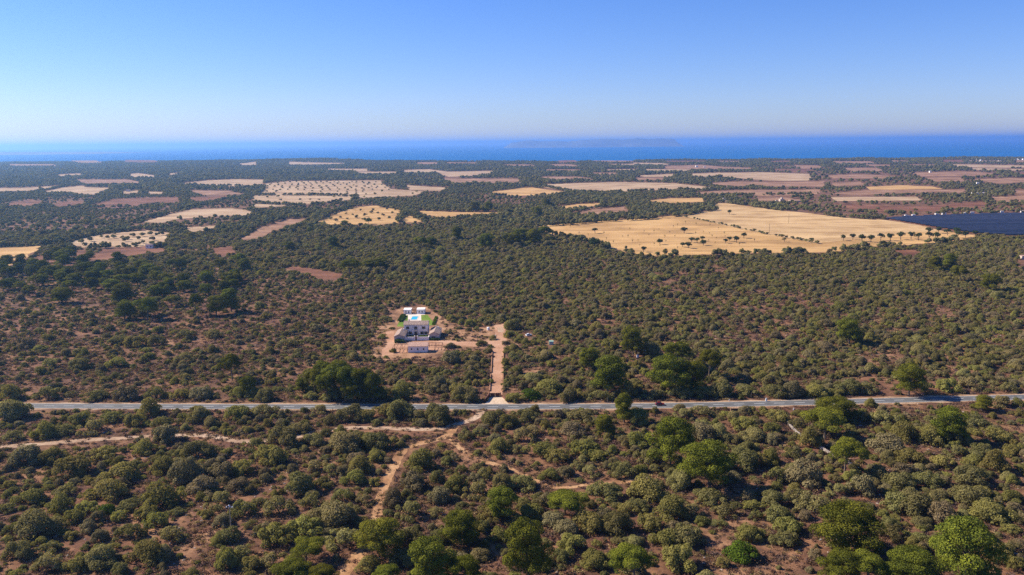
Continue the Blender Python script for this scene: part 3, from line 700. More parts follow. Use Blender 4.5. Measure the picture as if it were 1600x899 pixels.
# ------------------------------------------------------------------ pines
B_, C_, D_ = (400, 620, 3.2225), (800, 620, 3.2225), (1200, 620, 3.2225)
A_ = (0, 620, 3.2225)
M0, M4, M8, M12 = (0, 400, 3.595), (400, 400, 3.595), (800, 400, 3.595), (1200, 400, 3.595)
T0, T4, U4, U8 = (0, 350, 5.69), (400, 280, 5.69), (400, 190, 3.9075), (800, 190, 3.9075)
PINES = [   # frame, crown x, base y, crown width, top y, form, its own words
 (B_,645,805,200,625,'round',"the lone pine on the dirt path","round bright pine standing alone where the dirt path passes behind it"),
 (B_,1030,745,170,590,'round',"the pine above the clump of three","bright rounded pine just above and between two others right of the dirt path"),
 (B_,890,935,190,730,'round',"the pine right of the path pine","large bright pine cut off by the bottom edge right of the path pine"),
 (B_,1065,965,150,825,'umbrella',None,"low bright pine at the bottom edge beside the larger one"),
 (B_,190,920,150,820,'round',None,"squat bright pine at the bottom edge left of the dirt path's end"),
 (B_,250,835,160,725,'umbrella',"the dull pine left of the path","duller green pine crown left of the dirt path near its lower end"),
 (B_,1225,610,130,462,'round',"the slim yellow-green pine","slim yellow-green pine with bare trunk right of the lone path pine"),
 (B_,345,935,130,865,'umbrella',None,"tip of a bright pine at the bottom edge under the bare soil patch"),
 (B_,670,945,120,850,'umbrella',None,"small bright pine top at the bottom edge under the path pine"),
 (C_,565,130,95,-5,'tall',"the pine on the road's edge","tall narrow pine standing at the near edge of the road, crossing it"),
 (C_,470,190,85,90,'tall',None,"slim yellow-green pine left of and below the pine on the road's edge"),
 (C_,795,340,190,115,'round',"the two-lobed pine","dense round pine with a dark shaded flank below the dark red car"),
 (C_,995,455,215,235,'round',"the pine with the long shadow","big leaning pine throwing a long dark shadow onto brown scrub"),
 (C_,265,595,180,470,'umbrella',None,"loose low green pine above the big pine with the bare trunks"),
 (C_,85,935,190,660,'round',"the big pine with bare trunks","big yellow-green pine with pale bare trunks at the bottom edge"),
 (C_,620,935,190,765,'umbrella',"the wide low pine","wide low pine of dull green at the bottom edge"),
 (D_,335,115,180,0,'round',"the pine crossing the far road bend","broad bright pine whose crown covers part of the road"),
 (D_,285,215,190,75,'umbrella',"the flat-topped pine","flat topped bright pine directly below the one covering the road"),
 (D_,385,390,160,220,'umbrella',"the pine beside the upper wall","bright pine with a shaded right side near the upper stone wall"),
 (D_,400,800,320,550,'round',"the largest pine","largest pine of all, wide bright crown with several puffs"),
 (D_,355,935,170,780,'round',None,"bright pine crown at the bottom edge under the largest pine"),
 (D_,510,945,180,800,'umbrella',None,"flat bright pine crown at the bottom edge, second from the largest pine"),
 (D_,715,945,220,770,'round',"the wide pine at the bottom edge","wide bright pine at the bottom edge between the largest pine and the lower wall"),
 (D_,975,945,260,655,'round',"the great pine by the lower wall","great bright pine hiding part of the lower stone wall"),
 (D_,890,225,150,60,'tall',"the greyish bare-limbed pine","greyish half bare pine with pale limbs showing, beneath the road"),
 (D_,1075,70,90,-5,'tall',None,"small bright pine touching the road at its far right bend"),
 (M8,680,565,110,410,'round',"the pine by the white tank","tall dark green pine with visible red trunk beside a small white tank"),
 (M8,535,770,170,550,'tall',"the tall pine left of the clump","tall full pine with pale trunk standing clear left of the pine clump above the road"),
 (M8,430,640,95,520,'round',None,"small pine tucked against the left side of the tall full pine"),
 (M8,890,770,190,560,'round',"the broad pine of the clump","broad bright pine leading the clump above the road and red car"),
 (M8,930,640,130,490,'umbrella',None,"bright topped pine standing behind the broad pine of the clump"),
 (M8,1005,765,120,600,'round',None,"darker ragged pine on the right of the broad pine of the clump"),
 (M8,1105,695,115,535,'umbrella',"the bare-limbed pine of the clump","yellow-green pine with pale bare limbs at the clump's right end"),
 (M4,330,780,110,640,'umbrella',None,"leftmost pine of the dark roadside group, top yellow-green"),
 (M4,440,800,130,622,'umbrella',"the dark roadside pine group","flat yellow topped pine in the dark roadside group, second from its left end"),
 (M4,515,800,130,628,'umbrella',None,"widest flat topped pine in the middle of the dark roadside group"),
 (M4,610,805,120,638,'umbrella',None,"rightmost pine of the dark roadside group, grey beneath a thin yellow top"),
 (M4,265,765,70,690,'tall',None,"small yellow-green pine at the foot of the dark roadside group"),
 (M12,455,495,120,362,'round',"the lone pine in the upper scrub","lone rounded pine with long shadow amid the grey-green scrub"),
 (M12,790,785,140,620,'round',"the yellow pine above the road","yellow-green pine above the road beside a bare gap in the bushes"),
]
for q in [(M4,375,750,110,600),(M4,480,745,120,600),(M4,565,790,110,640),(M4,655,815,100,670),(M4,400,815,100,690),(M4,545,820,100,690),(M12,945,80,70,5),(M12,1080,145,85,60),(M12,1235,195,90,105),(M12,1010,70,80,-5),
          (M0,1305,700,110,560),(M0,1400,780,80,680),(M0,700,360,100,255),(M0,830,360,110,245),(M0,350,265,100,180),(M0,680,255,110,165),
          (M0,1100,335,70,220),(M0,1215,335,100,230),(M0,1300,315,90,180),(M0,960,285,80,225),(M0,1030,180,70,100),
          (T4,690,620,110,520),(T4,830,855,200,715),(T4,1010,795,100,720),(T4,1100,795,120,700),(T4,1480,625,110,520),(T4,1560,605,90,520),
          (T4,1520,775,90,680),(T4,480,490,60,430),(T4,300,635,90,560),(T4,780,422,70,370),(T4,1000,402,60,355),
          (U8,60,745,80,640),(U8,130,750,90,650),(U8,200,725,100,645),(U8,20,765,80,690),(U8,215,525,50,475),(U8,150,590,60,520),
          (U4,1400,780,110,685),(U4,1220,725,70,650),(U4,1540,765,60,690),(U4,1340,552,50,480),(U4,1420,552,50,490),
          *[(T0, x, y + 15, w, y - 85) for x, y, w in ((60,470,110),(90,570,110),(180,440,90),(330,540,110),(420,460,100),(550,490,110),(650,590,120),(750,430,130),(830,570,100),
             (860,470,120),(1000,580,140),(1090,670,140),(1170,470,130),(1220,530,120),(1400,470,120),(1540,400,110),(550,690,120),(1120,790,150),(1320,810,170),
             (430,330,90),(500,300,110),(580,310,120),(640,290,90),(1290,430,110),(960,500,100),(280,450,100),(1080,430,100),*[(float(a), float(b), float(c)) for a, b, c in zip(rng.uniform(0, 2200, 60), rng.uniform(300, 640, 60), rng.uniform(75, 125, 60)) if not 300 > b * 1.0 - 0.02 * a > 0 and b > 330 - 0.0 * a],(1480,560,100),(700,520,90),(20,420,100))]]:
    PINES.append((*q, ('round', 'tall', 'umbrella')[len(PINES) % 3], None, None))
pines, LAND = [], []
form_ix = {'round': [0, 3, 6], 'tall': [1, 4], 'umbrella': [2, 5]}
for i, (fr, cx, by, cw, ty, form, lm, lab) in enumerate(PINES):
    px, py = fr[0] + cx / fr[2], fr[1] + by / fr[2]
    w, ht = cw / fr[2], (by - ty) / fr[2]
    k = ppm(px, py - ht * 0.3); p = g(px, py)
    dep = math.atan2(CAMZ, p[1])
    hm = min(17.0, max(4.0, (ht / k - 0.25 * w / k * math.sin(dep)) / math.cos(dep)))
    wm = min(19.0, max(3.0, w / k * 1.12))
    nat = {'round': 10.0, 'tall': 8.2, 'umbrella': 11.0}[form]
    vi = form_ix[form][i % len(form_ix[form])]
    pines.append(dict(x=p[0], y=p[1], px=px, py=py, sc=(wm / nat * 1.12, wm / nat * 1.12, hm / 11.2 * 1.08), v=vi, lab=lab, w=wm))
    if lm: LAND.append((lm, px, py - ht * 0.3))

# ------------------------------------------------------------------ bushes seen one by one in the photo
HAND = []
def hb(fr, *rows):
    for r in rows: HAND.append((fr[0] + r[0] / fr[2], fr[1] + r[1] / fr[2], r[2] / fr[2], r[3] if len(r) > 3 else None))
hb(A_, (385,150,180),(548,135,130),(50,120,110),(45,230,110),(205,220,110),(300,200,110),(440,195,110),(745,100,150),(660,155,90),(800,170,110),(970,85,110),(990,135,90),
 (1060,155,60),(1185,115,110),(1165,165,40),(110,350,180),(240,345,110),(350,405,140),(500,330,130),(590,430,220),(700,300,110),(790,395,130),(870,360,80),(980,320,130),
 (820,240,140),(920,220,110),(700,215,70),(920,440,130),(1010,500,120),(1110,420,120),(1210,400,130),(1260,280,110),(20,470,80),(130,550,130),(300,520,120),(230,480,60),
 (430,520,80),(520,530,150),(650,580,130),(800,570,150),(420,600,110),(15,590,80),(525,600,80,'b'),(590,630,80),(270,600,130),(170,720,230),(30,700,80),(360,640,90),(430,690,90),
 (490,740,90),(630,730,130),(720,620,100),(760,680,130),(840,740,130),(720,850,240),(800,840,110),(1080,570,130),(1210,620,140),(1110,660,90),(1140,740,90),(1080,760,80),
 (1060,490,100),(1190,490,120),(1250,490,80),(220,800,110),(70,830,120),(210,890,160),(370,890,100),(480,870,120),(1130,880,140),(1210,830,120),(1260,880,90),(950,555,45,'b'),(880,600,70))
hb(B_, (30,100,170),(205,190,170),(310,90,80),(360,145,80),(470,130,110),(475,80,110),(540,130,100),(640,110,140),(720,120,130),(800,130,100),(910,140,150),(1195,150,140),(1280,160,90),
 (470,190,100),(1090,160,70),(130,260,150),(70,350,150),(280,250,90),(350,200,60),(450,280,130),(590,270,150),(720,270,150),(660,340,70),(600,330,90),(500,340,80),(300,380,110),
 (370,400,80),(520,390,130),(590,460,110),(490,450,110),(430,400,80),(810,380,190),(930,270,130),(1000,210,100),(1060,220,80),(1110,310,130),(1210,290,100),(1130,200,90),(960,350,70),
 (790,480,130),(910,440,80),(1000,490,130),(1100,520,120),(1240,480,110),(210,500,130),(430,540,120),(270,570,120),(110,610,150),(540,560,120),(690,570,150),(760,630,150),(520,660,120),
 (230,720,190),(370,660,170),(80,770,180),(430,780,200),(900,610,90),(1180,640,140),(1030,390,70),(1250,390,100),(920,540,100),(770,760,120),(730,860,150),(580,890,120),(60,890,130))
hb(C_, (350,130,150),(860,115,100),(960,105,110),(70,130,110),(120,200,100),(70,240,120),(310,200,100),(145,310,150),(225,340,130),(20,290,80),(590,260,110),(640,260,110),(640,150,140),
 (690,350,170),(370,310,200),(440,330,100),(560,410,120),(400,410,100),(330,370,80),(280,410,80),(190,430,100),(50,480,180),(470,530,160),(690,530,170),(1010,550,200),(850,470,110),
 (1080,620,140),(590,600,100),(640,580,100),(800,630,170),(920,620,110),(880,760,180),(790,770,150),(700,680,130),(540,710,150),(470,640,110),(400,690,130),(280,710,110),(1210,740,130),
 (1170,835,140,'b'),(1070,860,60),(430,880,150),(300,800,150),(210,660,110),(100,630,110),(30,650,80),(960,230,110),(1060,230,110),(1120,240,100),(1220,230,90),(1180,370,160),(1260,360,110),
 (970,180,100),(1180,180,110),(1230,580,90),(850,890,180))
hb(D_, (50,130,120),(160,160,80),(30,190,80),(230,260,150),(20,350,100),(140,330,110),(60,440,130),(200,460,200),(480,130,110),(535,60,100),(600,140,150),(690,230,150),(620,300,140),
 (740,350,140),(870,170,130),(850,250,170),(960,240,150),(960,310,100),(1160,230,130),(1060,150,130),(1180,60,100),(500,510,190),(680,470,130),(560,430,90),(700,410,100),(820,460,130),
 (900,450,70),(900,370,110),(1010,250,80),(1050,460,140),(1180,390,150),(1090,300,100),(1250,290,90),(360,500,100),(40,560,100),(160,550,130),(250,580,180),(70,640,130),(690,590,250),
 (760,600,150),(1050,560,150),(1150,640,180),(1260,540,100),(1240,700,90),(1240,800,100),(120,700,130),(100,760,130),(1180,840,160),(900,650,130),(640,730,120),(1260,880,100))
hb(M0, (520,815,190),(690,815,120),(860,810,140),(990,810,110),(1110,810,110),(50,815,140),(240,810,130),(380,795,70),(650,500,90),(740,515,90),(1030,470,120),(1190,465,160),(870,510,90),
 (270,630,90),(430,640,130),(140,525,70),(640,630,120),(1020,610,110),(1400,800,100),(1330,800,90))
hb(M12, (150,800,150),(290,800,150),(470,780,160),(50,800,100),(570,780,120),(1160,760,160),(1380,770,110),(1030,770,140),(900,770,100))
hb(M8, (1080,800,130),(1190,800,140),(1330,790,180),(950,800,170),(800,810,120),(650,800,150),(500,820,130),(320,820,110),(400,800,60),(200,770,130),(560,530,150),(790,570,150),(480,430,120))
hb(M4, (800,820,150),(970,780,150),(1170,825,120),(1250,820,60),(870,700,90),(160,520,110),(340,430,70),(300,810,90),(420,815,110),(560,815,120),(680,815,110),(40,820,80),(1090,610,90),(1200,700,100))
X_ = (0, 0, 1.0)
hb(X_, (752,541,13),(766.6,544,8),(790,539,11),(703,545,13),(769.6,532,12),(753,526,18),(745,517,12),(720,508,12),(734,512,18),(800,516,25),(795,528,15),(770.5,514,9),(709,519,6),(714,529,9),
 (702,522,9),(790.5,553,12),(790,565,9),(601,504,22),(612,515,8),(614,552,10),(592,539,9),(597,530,12),(713,529,8),(705,501,12),(726,629.5,30),(748,629.5,15),(718,616,22),(739,616,12),
 (730,604,15),(743,604,14),(756,603,13),(806,629.5,25),(828,625,28,'b'),(818,610,14),(802,599,16),(791,599,9),(850,621,20),(763,566,7),(763,593,7))
bush = []
for px, py, w, fl in HAND:
    k = ppm(px, py); p = g(px, py); wm = min(12.5, w / k * 1.23)
    if any(abs(px - a) < 5 + w * 0.4 and -2 < py - b < 12 for a, b in ((826, 524), (861.3, 537), (996.4, 558), (763, 515), (1197, 628), (749.6, 621), (741.3, 648))): wm = min(wm, 2.2)
    bush.append([p[0], p[1] + 0.30 * wm, wm, 1 if fl else 0, 1])
bush = np.array(bush)
for c_, wd_ in NEARX[:10]:
    dd_ = np.min(np.hypot(bush[:, 0, None] - c_[None, :, 0], bush[:, 1, None] - c_[None, :, 1]), 1)
    bush[:, 2] = np.minimum(bush[:, 2], np.maximum(2.0, (dd_ - wd_ * 0.55) * 2.1))
for pn in pines: NEARX.append((np.array([[pn['x'], pn['y']]]), 1.2))
def frustum_grid(d0, d1, cell, seed, marg=1.12, shift=0.42):
    rg = np.random.default_rng(seed)
    xs = np.arange(-d1 * 0.64 * marg - 30, d1 * 0.64 * marg + 30, cell); ys = np.arange(d0, d1, cell * 0.9)
    X, Y = np.meshgrid(xs, ys); X[1::2] += cell / 2
    X = X + rg.uniform(-shift, shift, X.shape) * cell; Y = Y + rg.uniform(-shift, shift, Y.shape) * cell
    k = np.abs(X) < Y * 0.64 * marg + 30
    return X[k], Y[k], rg
# random scrub: near and middle ground
x, y, rg = frustum_grid(150, 1160, 4.6, 21)
px, py = P(x, y)
right = 1 / (1 + np.exp(-(px - 560 - (py < 430) * 200) / 120))
far = np.clip((640 - py) / 60, 0, 1)
upper = np.clip((470 - py) / 50, 0, 1)
w = np.where(py > 640, rg.uniform(1.5, 5.4, len(x)) + 1.5 * right * rg.random(len(x)), np.clip((2.9 + 1.0 * right) * np.exp(rg.normal(0.08, 0.36, len(x))), 1.5, 9.0))
n1 = vnoise(x, y, 22, 3); n2 = vnoise(x, y, 70, 4)
wz = np.clip((440 - py) / 25, 0, 1) * np.clip((880 - px) / 60, 0, 1); w = w * (1 + 0.45 * wz)
dens = np.where(py > 640, 0.74 + 0.24 * right, 0.50 + 0.36 * right + 0.3 * upper + 0.15 * wz)
dens = np.clip(dens * np.clip(-0.15 + 2.35 * (0.34 * n1 + 0.33 * n2 + 0.33 * vnoise(x, y, 150, 14)), 0.10, 1.5), 0, 0.95)
inp_ = np.zeros(len(x), bool)
for pl in PATCH: inp_ |= inpoly(px, py, pl)
dens = np.where(inp_, dens * 0.45, dens); w = np.where(inp_, w * 0.55, w)
incl = inpoly(px, py, CLEAR); dens = np.where(incl, 0.34, dens); w = np.where(incl, w * 0.55, w)
dens = np.where(inpoly(px, py, [(608,486),(636,478),(666,478),(690,496),(692,534),(700,556),(600,558),(606,520)]), 0, dens)
keep = rg.random(len(x)) < dens
x, y, w, px, py = x[keep], y[keep], w[keep], px[keep], py[keep]
ok = free(x, y, w / 2, px, py)
x, y, w = x[ok], y[ok], w[ok]
hx, hy, hw = bush[:, 0], bush[:, 1], bush[:, 2]
ok = np.ones(len(x), bool)
for k0 in range(0, len(x), 2000):
    s_ = slice(k0, k0 + 2000)
    d = np.hypot(x[s_, None] - hx[None], y[s_, None] - hy[None]) - 0.42 * (hw[None] + w[s_, None])
    ok[s_] = d.min(1) > 0
x, y, w = x[ok], y[ok], w[ok]
bush = np.concatenate([bush, np.stack([x, y, w, 0 * x, 0 * x], 1)])
bqx, bqy = P(bush[:, 0], bush[:, 1])
size = bush[:, 2] * F / np.hypot(bush[:, 1], CAMZ) * (1 + 0.6 * bush[:, 4])
infr = (bqx > -6) & (bqx < 1606) & (bqy < 925)
order = np.argsort(-np.where(infr, size, 0))
sel, rest = order[:300], order[300:]

# ------------------------------------------------------------------ labels from landmarks
LAND += [("the pole with white insulators", 362, 815), ("the rusty gate", 773, 618), ("the brown pole by the gate", 749.5, 612), ("the dark red car", 1031, 632),
         ("the dirt path's lower end", 545, 885), ("the dirt path's lower bend", 589, 800), ("the dirt path's upper bend", 640, 697), ("the fork of track and path", 715, 660),
         ("the pale track's left end", 45, 695), ("the pale track's second stretch", 190, 685), ("the pale track's middle stretch", 340, 685), ("the pale track's straight stretch", 600, 669),
         ("the upper stretch of stone wall", 1247, 679), ("the lower stretch of stone wall", 1520, 830), ("the white milestone", 1197, 626), ("the driveway's lower half", 774, 590),
         ("the driveway's upper half", 777, 555), ("the tiled front outbuilding", 652, 546), ("the left farmhouse wing", 623, 528), ("the right farmhouse wing", 678, 525),
         ("the left end of road", 5, 634), ("the culvert under the pine shade", 1010, 642), ("the culvert right of the car", 1149, 640), ("the orange soil patch below", 1180, 855),
         ("the tan grass patch", 1440, 708), ("the fallen-stone clearing", 330, 825), ("the bottom left corner", 5, 893), ("the bottom right corner", 1595, 893), ("the bright lentisk bush", 1163, 872),
         ("the light green shrub", 163, 800), ("the head of the driveway", 781, 516), ("the road's right end", 1590, 622),
         ("the golden corner field", 25, 400), ("the mauve plots", 120, 398), ("the plot below the small orchard", 210, 394), ("the orange-red clearing", 352, 393), ("the reddish fallow tongue", 430, 360), ("the red soil strip", 495, 428),
         ("the dotted golden field", 575, 345), ("the left corner of the wheat", 850, 360), ("the pale woodland gap", 265, 452), ("the mauve house in the wood", 233, 388), ("the left edge of the pine wood", 4, 440),
         ("the small open glade", 160, 470), ("the small soil patch above the farm", 648, 407)]
ORD = ["nearest", "second", "third", "fourth", "fifth", "sixth", "seventh", "eighth", "ninth", "tenth", "eleventh", "twelfth", "thirteenth", "fourteenth", "fifteenth", "sixteenth", "seventeenth", "eighteenth", "nineteenth", "twentieth"]
def auto_labels(items, noun):               # items: px, py, adjectives -> one label each
    cells = {}
    for i, (px, py, adj) in enumerate(items):
        d = [math.hypot(px - a, (py - b) * 1.3) for _n, a, b in LAND]; j = int(np.argmin(d)); _n, a, b = LAND[j]
        dx, dy = px - a, (py - b) * 1.3
        way = ("to the left of" if dx < 0 else "to the right of") if abs(dx) > abs(dy) else ("below" if dy > 0 else "above")
        cells.setdefault((j, way), []).append((d[j], i))
    out_ = [None] * len(items)
    for (j, way), v in cells.items():
        for k, (_d, i) in enumerate(sorted(v)):
            out_[i] = f"{items[i][2]} {noun}, {ORD[min(k, 19)]} {way} {LAND[j][0]}"
    return out_
med = float(np.median(size[sel]))
items = []
var_of = {}
for i in sel:
    vi = VARS[int(rng.integers(0, len(VARS)))]; var_of[i] = vi
    tone = "fresh green" if bush[i, 3] else TONE[vi % 4]
    rel = size[i] / med
    items.append((bqx[i], bqy[i], ("broad " if rel > 1.3 else "small " if rel < 0.75 else "rounded ") + tone))
labs = auto_labels(items, "bush")
for i, lab in zip(sel, labs):
    b = bush[i]; s_ = b[2] / 6.0; vi = var_of[i]
    plant("wild_olive_bush", lab, "bush", (b[0], b[1], 0), float(rng.uniform(0, 6.28)), (s_ * float(rng.uniform(0.8, 1.25)), s_ * float(rng.uniform(0.8, 1.2)), s_ * float(rng.uniform(0.85, 1.25))),
          BRIGHT if b[3] else BV[vi], SV[vi % 3], "wild olive and lentisk bushes in the scrub", 'stems')
pl = auto_labels([(q['px'], q['py'], "distant" if q['py'] < 480 else "green") for q in pines], "pine tree")
for q, lab in zip(pines, pl):
    plant("pine_tree", q['lab'] or lab, "pine tree", (q['x'], q['y'], 0), float(rng.uniform(0, 6.28)), q['sc'], *PV[q['v']], group="pine trees in the scrubland")

# the rest of the scrub, dry undergrowth, stones: nobody could count them
b = bush[rest]; n = len(b)
s_ = b[:, 2] / 6.0
scatter("scrub_thicket", "thousands of grey green bushes covering the plain", np.stack([b[:, 0], b[:, 1], 0 * b[:, 0]], 1),
        np.stack([s_ * rng.uniform(0.8, 1.3, n), s_ * rng.uniform(0.8, 1.2, n), s_ * rng.uniform(0.75, 1.3, n)], 1), np.array(VARS)[rng.integers(0, len(VARS), n)], BV)
x, y, rg = frustum_grid(150, 440, 1.55, 22)
xb, yb_, _r = frustum_grid(440, 860, 2.5, 24)
x, y = np.concatenate([x, xb]), np.concatenate([y, yb_])
px, py = P(x, y)
keep = rg.random(len(x)) < np.clip(1.7 * (0.5 * vnoise(x, y, 7, 6) + 0.5 * vnoise(x, y, 30, 7)) - 0.25, 0.06, 0.95) * np.where(inpoly(px, py, CLEAR), 0.7, 1) * np.clip((900 - y) / 400, 0.3, 1)
x, y, px, py = x[keep], y[keep], px[keep], py[keep]
okp = np.ones(len(x), bool)
for poly in (YARD, DRIVE): okp &= ~inpoly(px, py, poly)
ok = free(x, y, x * 0, px, py) | ((rg.random(len(x)) < 0.35) & okp & (py > 640))
ok &= ~inpoly(px, py, [(608,486),(636,478),(666,478),(690,496),(692,534),(700,556),(600,558),(606,520)])
x, y = x[ok], y[ok]; n = len(x)
s_ = rg.uniform(0.6, 1.5, n) * np.where(y > 440, 1.4, 1.0)
scatter("dry_undergrowth", "brown and mauve dry undergrowth between the bushes", np.stack([x, y, 0 * x], 1), np.stack([s_, s_, s_ * rg.uniform(0.6, 1.2, n)], 1),
        rng.integers(0, 6, n), [tuft_mesh(500 + k, MT[('dry', 'dry', 'mauve', 'straw', 'dry', 'mauve')[k]]) for k in range(6)])
def stone_mesh(seed, m):
    rg = np.random.default_rng(seed); mb = MB(); vs = []
    for z, q in ((-0.1, 0.4), (0.16, 0.42), (0.32, 0.2)):
        for k in range(6): vs.append((q * math.cos(k * 1.047) * rg.uniform(.7, 1.2), q * math.sin(k * 1.047) * rg.uniform(.7, 1.2), z * rg.uniform(.7, 1.2)))
    fs = [(a * 6 + k, a * 6 + (k + 1) % 6, a * 6 + 6 + (k + 1) % 6, a * 6 + 6 + k) for a in (0, 1) for k in range(6)] + [tuple(range(12, 18))]
    return mb.add(vs, fs).mesh("stone", m)
x, y, rg = frustum_grid(160, 520, 4.2, 23)
keep = rg.random(len(x)) < np.clip(1.6 * (vnoise(x, y, 14, 8) - 0.45), 0, 0.6); x, y = x[keep], y[keep]; px, py = P(x, y)
ok = free(x, y, x * 0, px, py); x, y = x[ok], y[ok]; n = len(x); s_ = rg.uniform(0.35, 1.1, n)
scatter("loose_pale_stones", "pale limestone rubble strewn over the soil", np.stack([x, y, 0 * x], 1), np.stack([s_ * 1.3, s_, s_ * 0.8], 1), rg.integers(0, 3, n),
        [stone_mesh(600 + k, MT['drystone']) for k in range(3)])

# ------------------------------------------------------------------ far woods (one mass) with the hedge lines
LOW = [low_tree(700 + k, MT[('wood', 'olive_b', 'wood', 'olive_a')[k % 4]]) for k in range(8)]
FW = []
for d0, d1, cell, seed, smin, smax in ((1120, 2200, 8.2, 31, 0.75, 1.25), (2200, 6400, 13.5, 32, 1.15, 1.9)):
    x, y, rg = frustum_grid(d0, d1, cell, seed, 1.08)
    px, py = P(x, y)
    openr = np.clip((px - 980) / 250, 0, 1) * np.clip((py - 252) / 8, 0, 1)
    nz = 0.5 * vnoise(x, y * 0.7, 110, 9) + 0.5 * vnoise(x, y * 0.6, 330, 10)
    dens = np.clip(np.where(nz > 0.34 + 0.15 * openr, 0.98, 0.34) * (1 - 0.45 * openr), 0, 1)
    k = (rg.random(len(x)) < dens) & (y < coast_y(x) - 4)
    for poly in EXCL: k &= ~inpoly(px, py, poly) & ~inpoly(px, py - 1.6, poly) & ~((py > 275) & inpoly(px, py - 3.2, poly))
    x, y = x[k], y[k]; s_ = rg.uniform(smin, smax, len(x)) * (0.7 + 0.6 * vnoise(x, y, 160, 12))
    FW.append(np.stack([x, y, s_, s_ * rg.uniform(0.7, 1.3, len(x))], 1))
HEDGES = [[(0,386),(50,384),(110,376),(190,354),(250,337),(300,324),(350,313),(400,303),(412,293)], [(838,355),(880,352),(943,347),(1012,343),(1064,337),(1117,328)], [(843,290),(890,299.5),(941,302),(1010,299),(1094,296.5)],
          [(400,306),(500,306),(560,309)], [(400,318),(470,322),(530,317),(560,311)], [(495,347),(523,332),(560,322)], [(623,348),(632,335)], [(660,346),(630,330),(600,322)], [(141,325),(210,324),(280,318)], [(64,300),(97,292.5)],
          [(1084,305),(1160,306),(1280,304)], [(1300,331),(1390,334.5),(1460,332),(1540,329)], [(330,291),(412,291.5)], [(100,389),(180,388),(256,387)], [(861,367),(912,377.5),(951,389.5),(984,396.5)], [(1022,401),(1081,400.5),(1158,398),(1251,395.5)], [(1292,396.5),(1353,388),(1420,384),(1494,377)], [(770,306.5),(826,307.5),(887,304)], [(1140,318),(1200,327),(1251,332),(1328,341),(1380,343)]]
for hpx in HEDGES:
    c = resample(G([q[0] for q in hpx], [q[1] for q in hpx]), 4.5); n = len(c)
    for rep in range(3):
        near_ = hpx[0][1] > 366 and hpx[0][0] > 800
        kp = rng.random(n) < np.clip((2.2 if near_ else 3.4) * (vnoise(c[:, 0], c[:, 1], 17, 15) - (0.42 if near_ else 0.25)), 0, 1)
        FW.append(np.stack([c[:, 0] + rng.normal(0, 2.2, n), c[:, 1] + rng.normal(0, 4, n), rng.uniform(0.6, 1.4, n), rng.uniform(0.7, 1.5, n)], 1)[kp])
FW = np.concatenate(FW)
scatter("far_woods", "dark bushy woodland and hedge lines spreading to the sea", np.stack([FW[:, 0], FW[:, 1], hz(FW[:, 0], FW[:, 1])], 1),
        np.stack([FW[:, 2], FW[:, 2], FW[:, 3]], 1), rng.integers(0, 8, len(FW)), LOW)

# ------------------------------------------------------------------ trees standing in the fields
def field_tree(px, py, w, label, group="carob trees in the golden field", hs=1.0):
    p = g(px, py); s_ = w / ppm(px, py) / 5.6
    k = int(rng.integers(0, 4))
    return plant("carob_tree", label, "tree", p, float(rng.uniform(0, 6.28)), (s_, s_, s_ * hs), *CV[k], group=group)
rowx = [(460,727,34),(518,722,36),(573,733,42),(628,737,42),(687,728,42),(746,728,44),(809,722,46),(873,718,44),(918,727,44),(982,724,46),(982,688,40),(1032,722,44),(1040,683,38),(1095,695,36),(1147,692,42),(1158,712,40),(1205,708,38),(1265,702,36)]
nm_ = ["first", "second", "third", "fourth", "fifth", "sixth", "seventh", "eighth", "ninth", "tenth", "eleventh", "twelfth", "thirteenth", "fourteenth", "fifteenth", "sixteenth", "seventeenth", "last"]
for i, (a, b_, c) in enumerate(rowx):
    field_tree(1200 + a / 3.9075, 190 + b_ / 3.9075, c / 3.9075, f"{nm_[i]} carob from the left in the row below the solar park", "carob row below the solar park", 1.15)
for a, b_, c, lab in ((372,636,32,"carob at the golden field's far left corner by the hedge"),(507,684,36,"round dark carob alone in the left of the golden field"),(503,775,70,"large dark carob at the near left edge of the golden field"),
    (920,590,34,"carob against the hedge along the golden field"),(1326,567,30,"lone carob in the far part of the golden field"),(1051,683,42,"carob in the middle of the golden field near its saplings"),
    (903,752,38,"dark round carob between saplings below the middle of the golden field"),(803,797,38,"carob at the near edge of the golden field among saplings"),(1097,740,36,"upper left carob of the tight cluster in the golden field"),
    (1130,743,36,"middle carob of the tight cluster in the golden field"),(1160,730,32,"upper right carob of the tight cluster in the golden field"),(1168,757,38,"lower right carob of the tight cluster in the golden field"),
    (1042,767,32,"left carob of the pair below the tight cluster"),(1077,774,42,"right carob of the pair below the tight cluster"),(1302,745,30,"left carob of the trio beside the field hedge"),
    (1329,732,32,"middle carob of the trio beside the field hedge"),(1371,740,44,"right carob of the trio beside the field hedge"),(1415,713,38,"carob just above the trio beside the field hedge"),
    (1663,735,26,"small carob below the far end of the field hedge"),(1830,737,30,"small dark carob at the near edge of the golden field")):
    field_tree(800 + a / 3.9075, 190 + b_ / 3.9075, c / 3.9075, lab)
# low bushes along the line dividing the field
c = resample(G([1062,1090,1130,1165,1200,1240,1277], [338,343.5,352,359.5,367,374,381]), 7.5)
for p in c:
    if rng.random() < 0.85:
        s_ = float(rng.uniform(0.55, 1.0))
        t = link("hedge_shrub", LOW[int(rng.integers(0, 8))], None, (p[0] + rng.normal(0, 1), p[1], 0), float(rng.uniform(0, 6)), (s_, s_, s_ * 0.8))
        tag(t, "low dark shrub in the line dividing the golden field", "shrub", "shrubs in the line dividing the golden field")
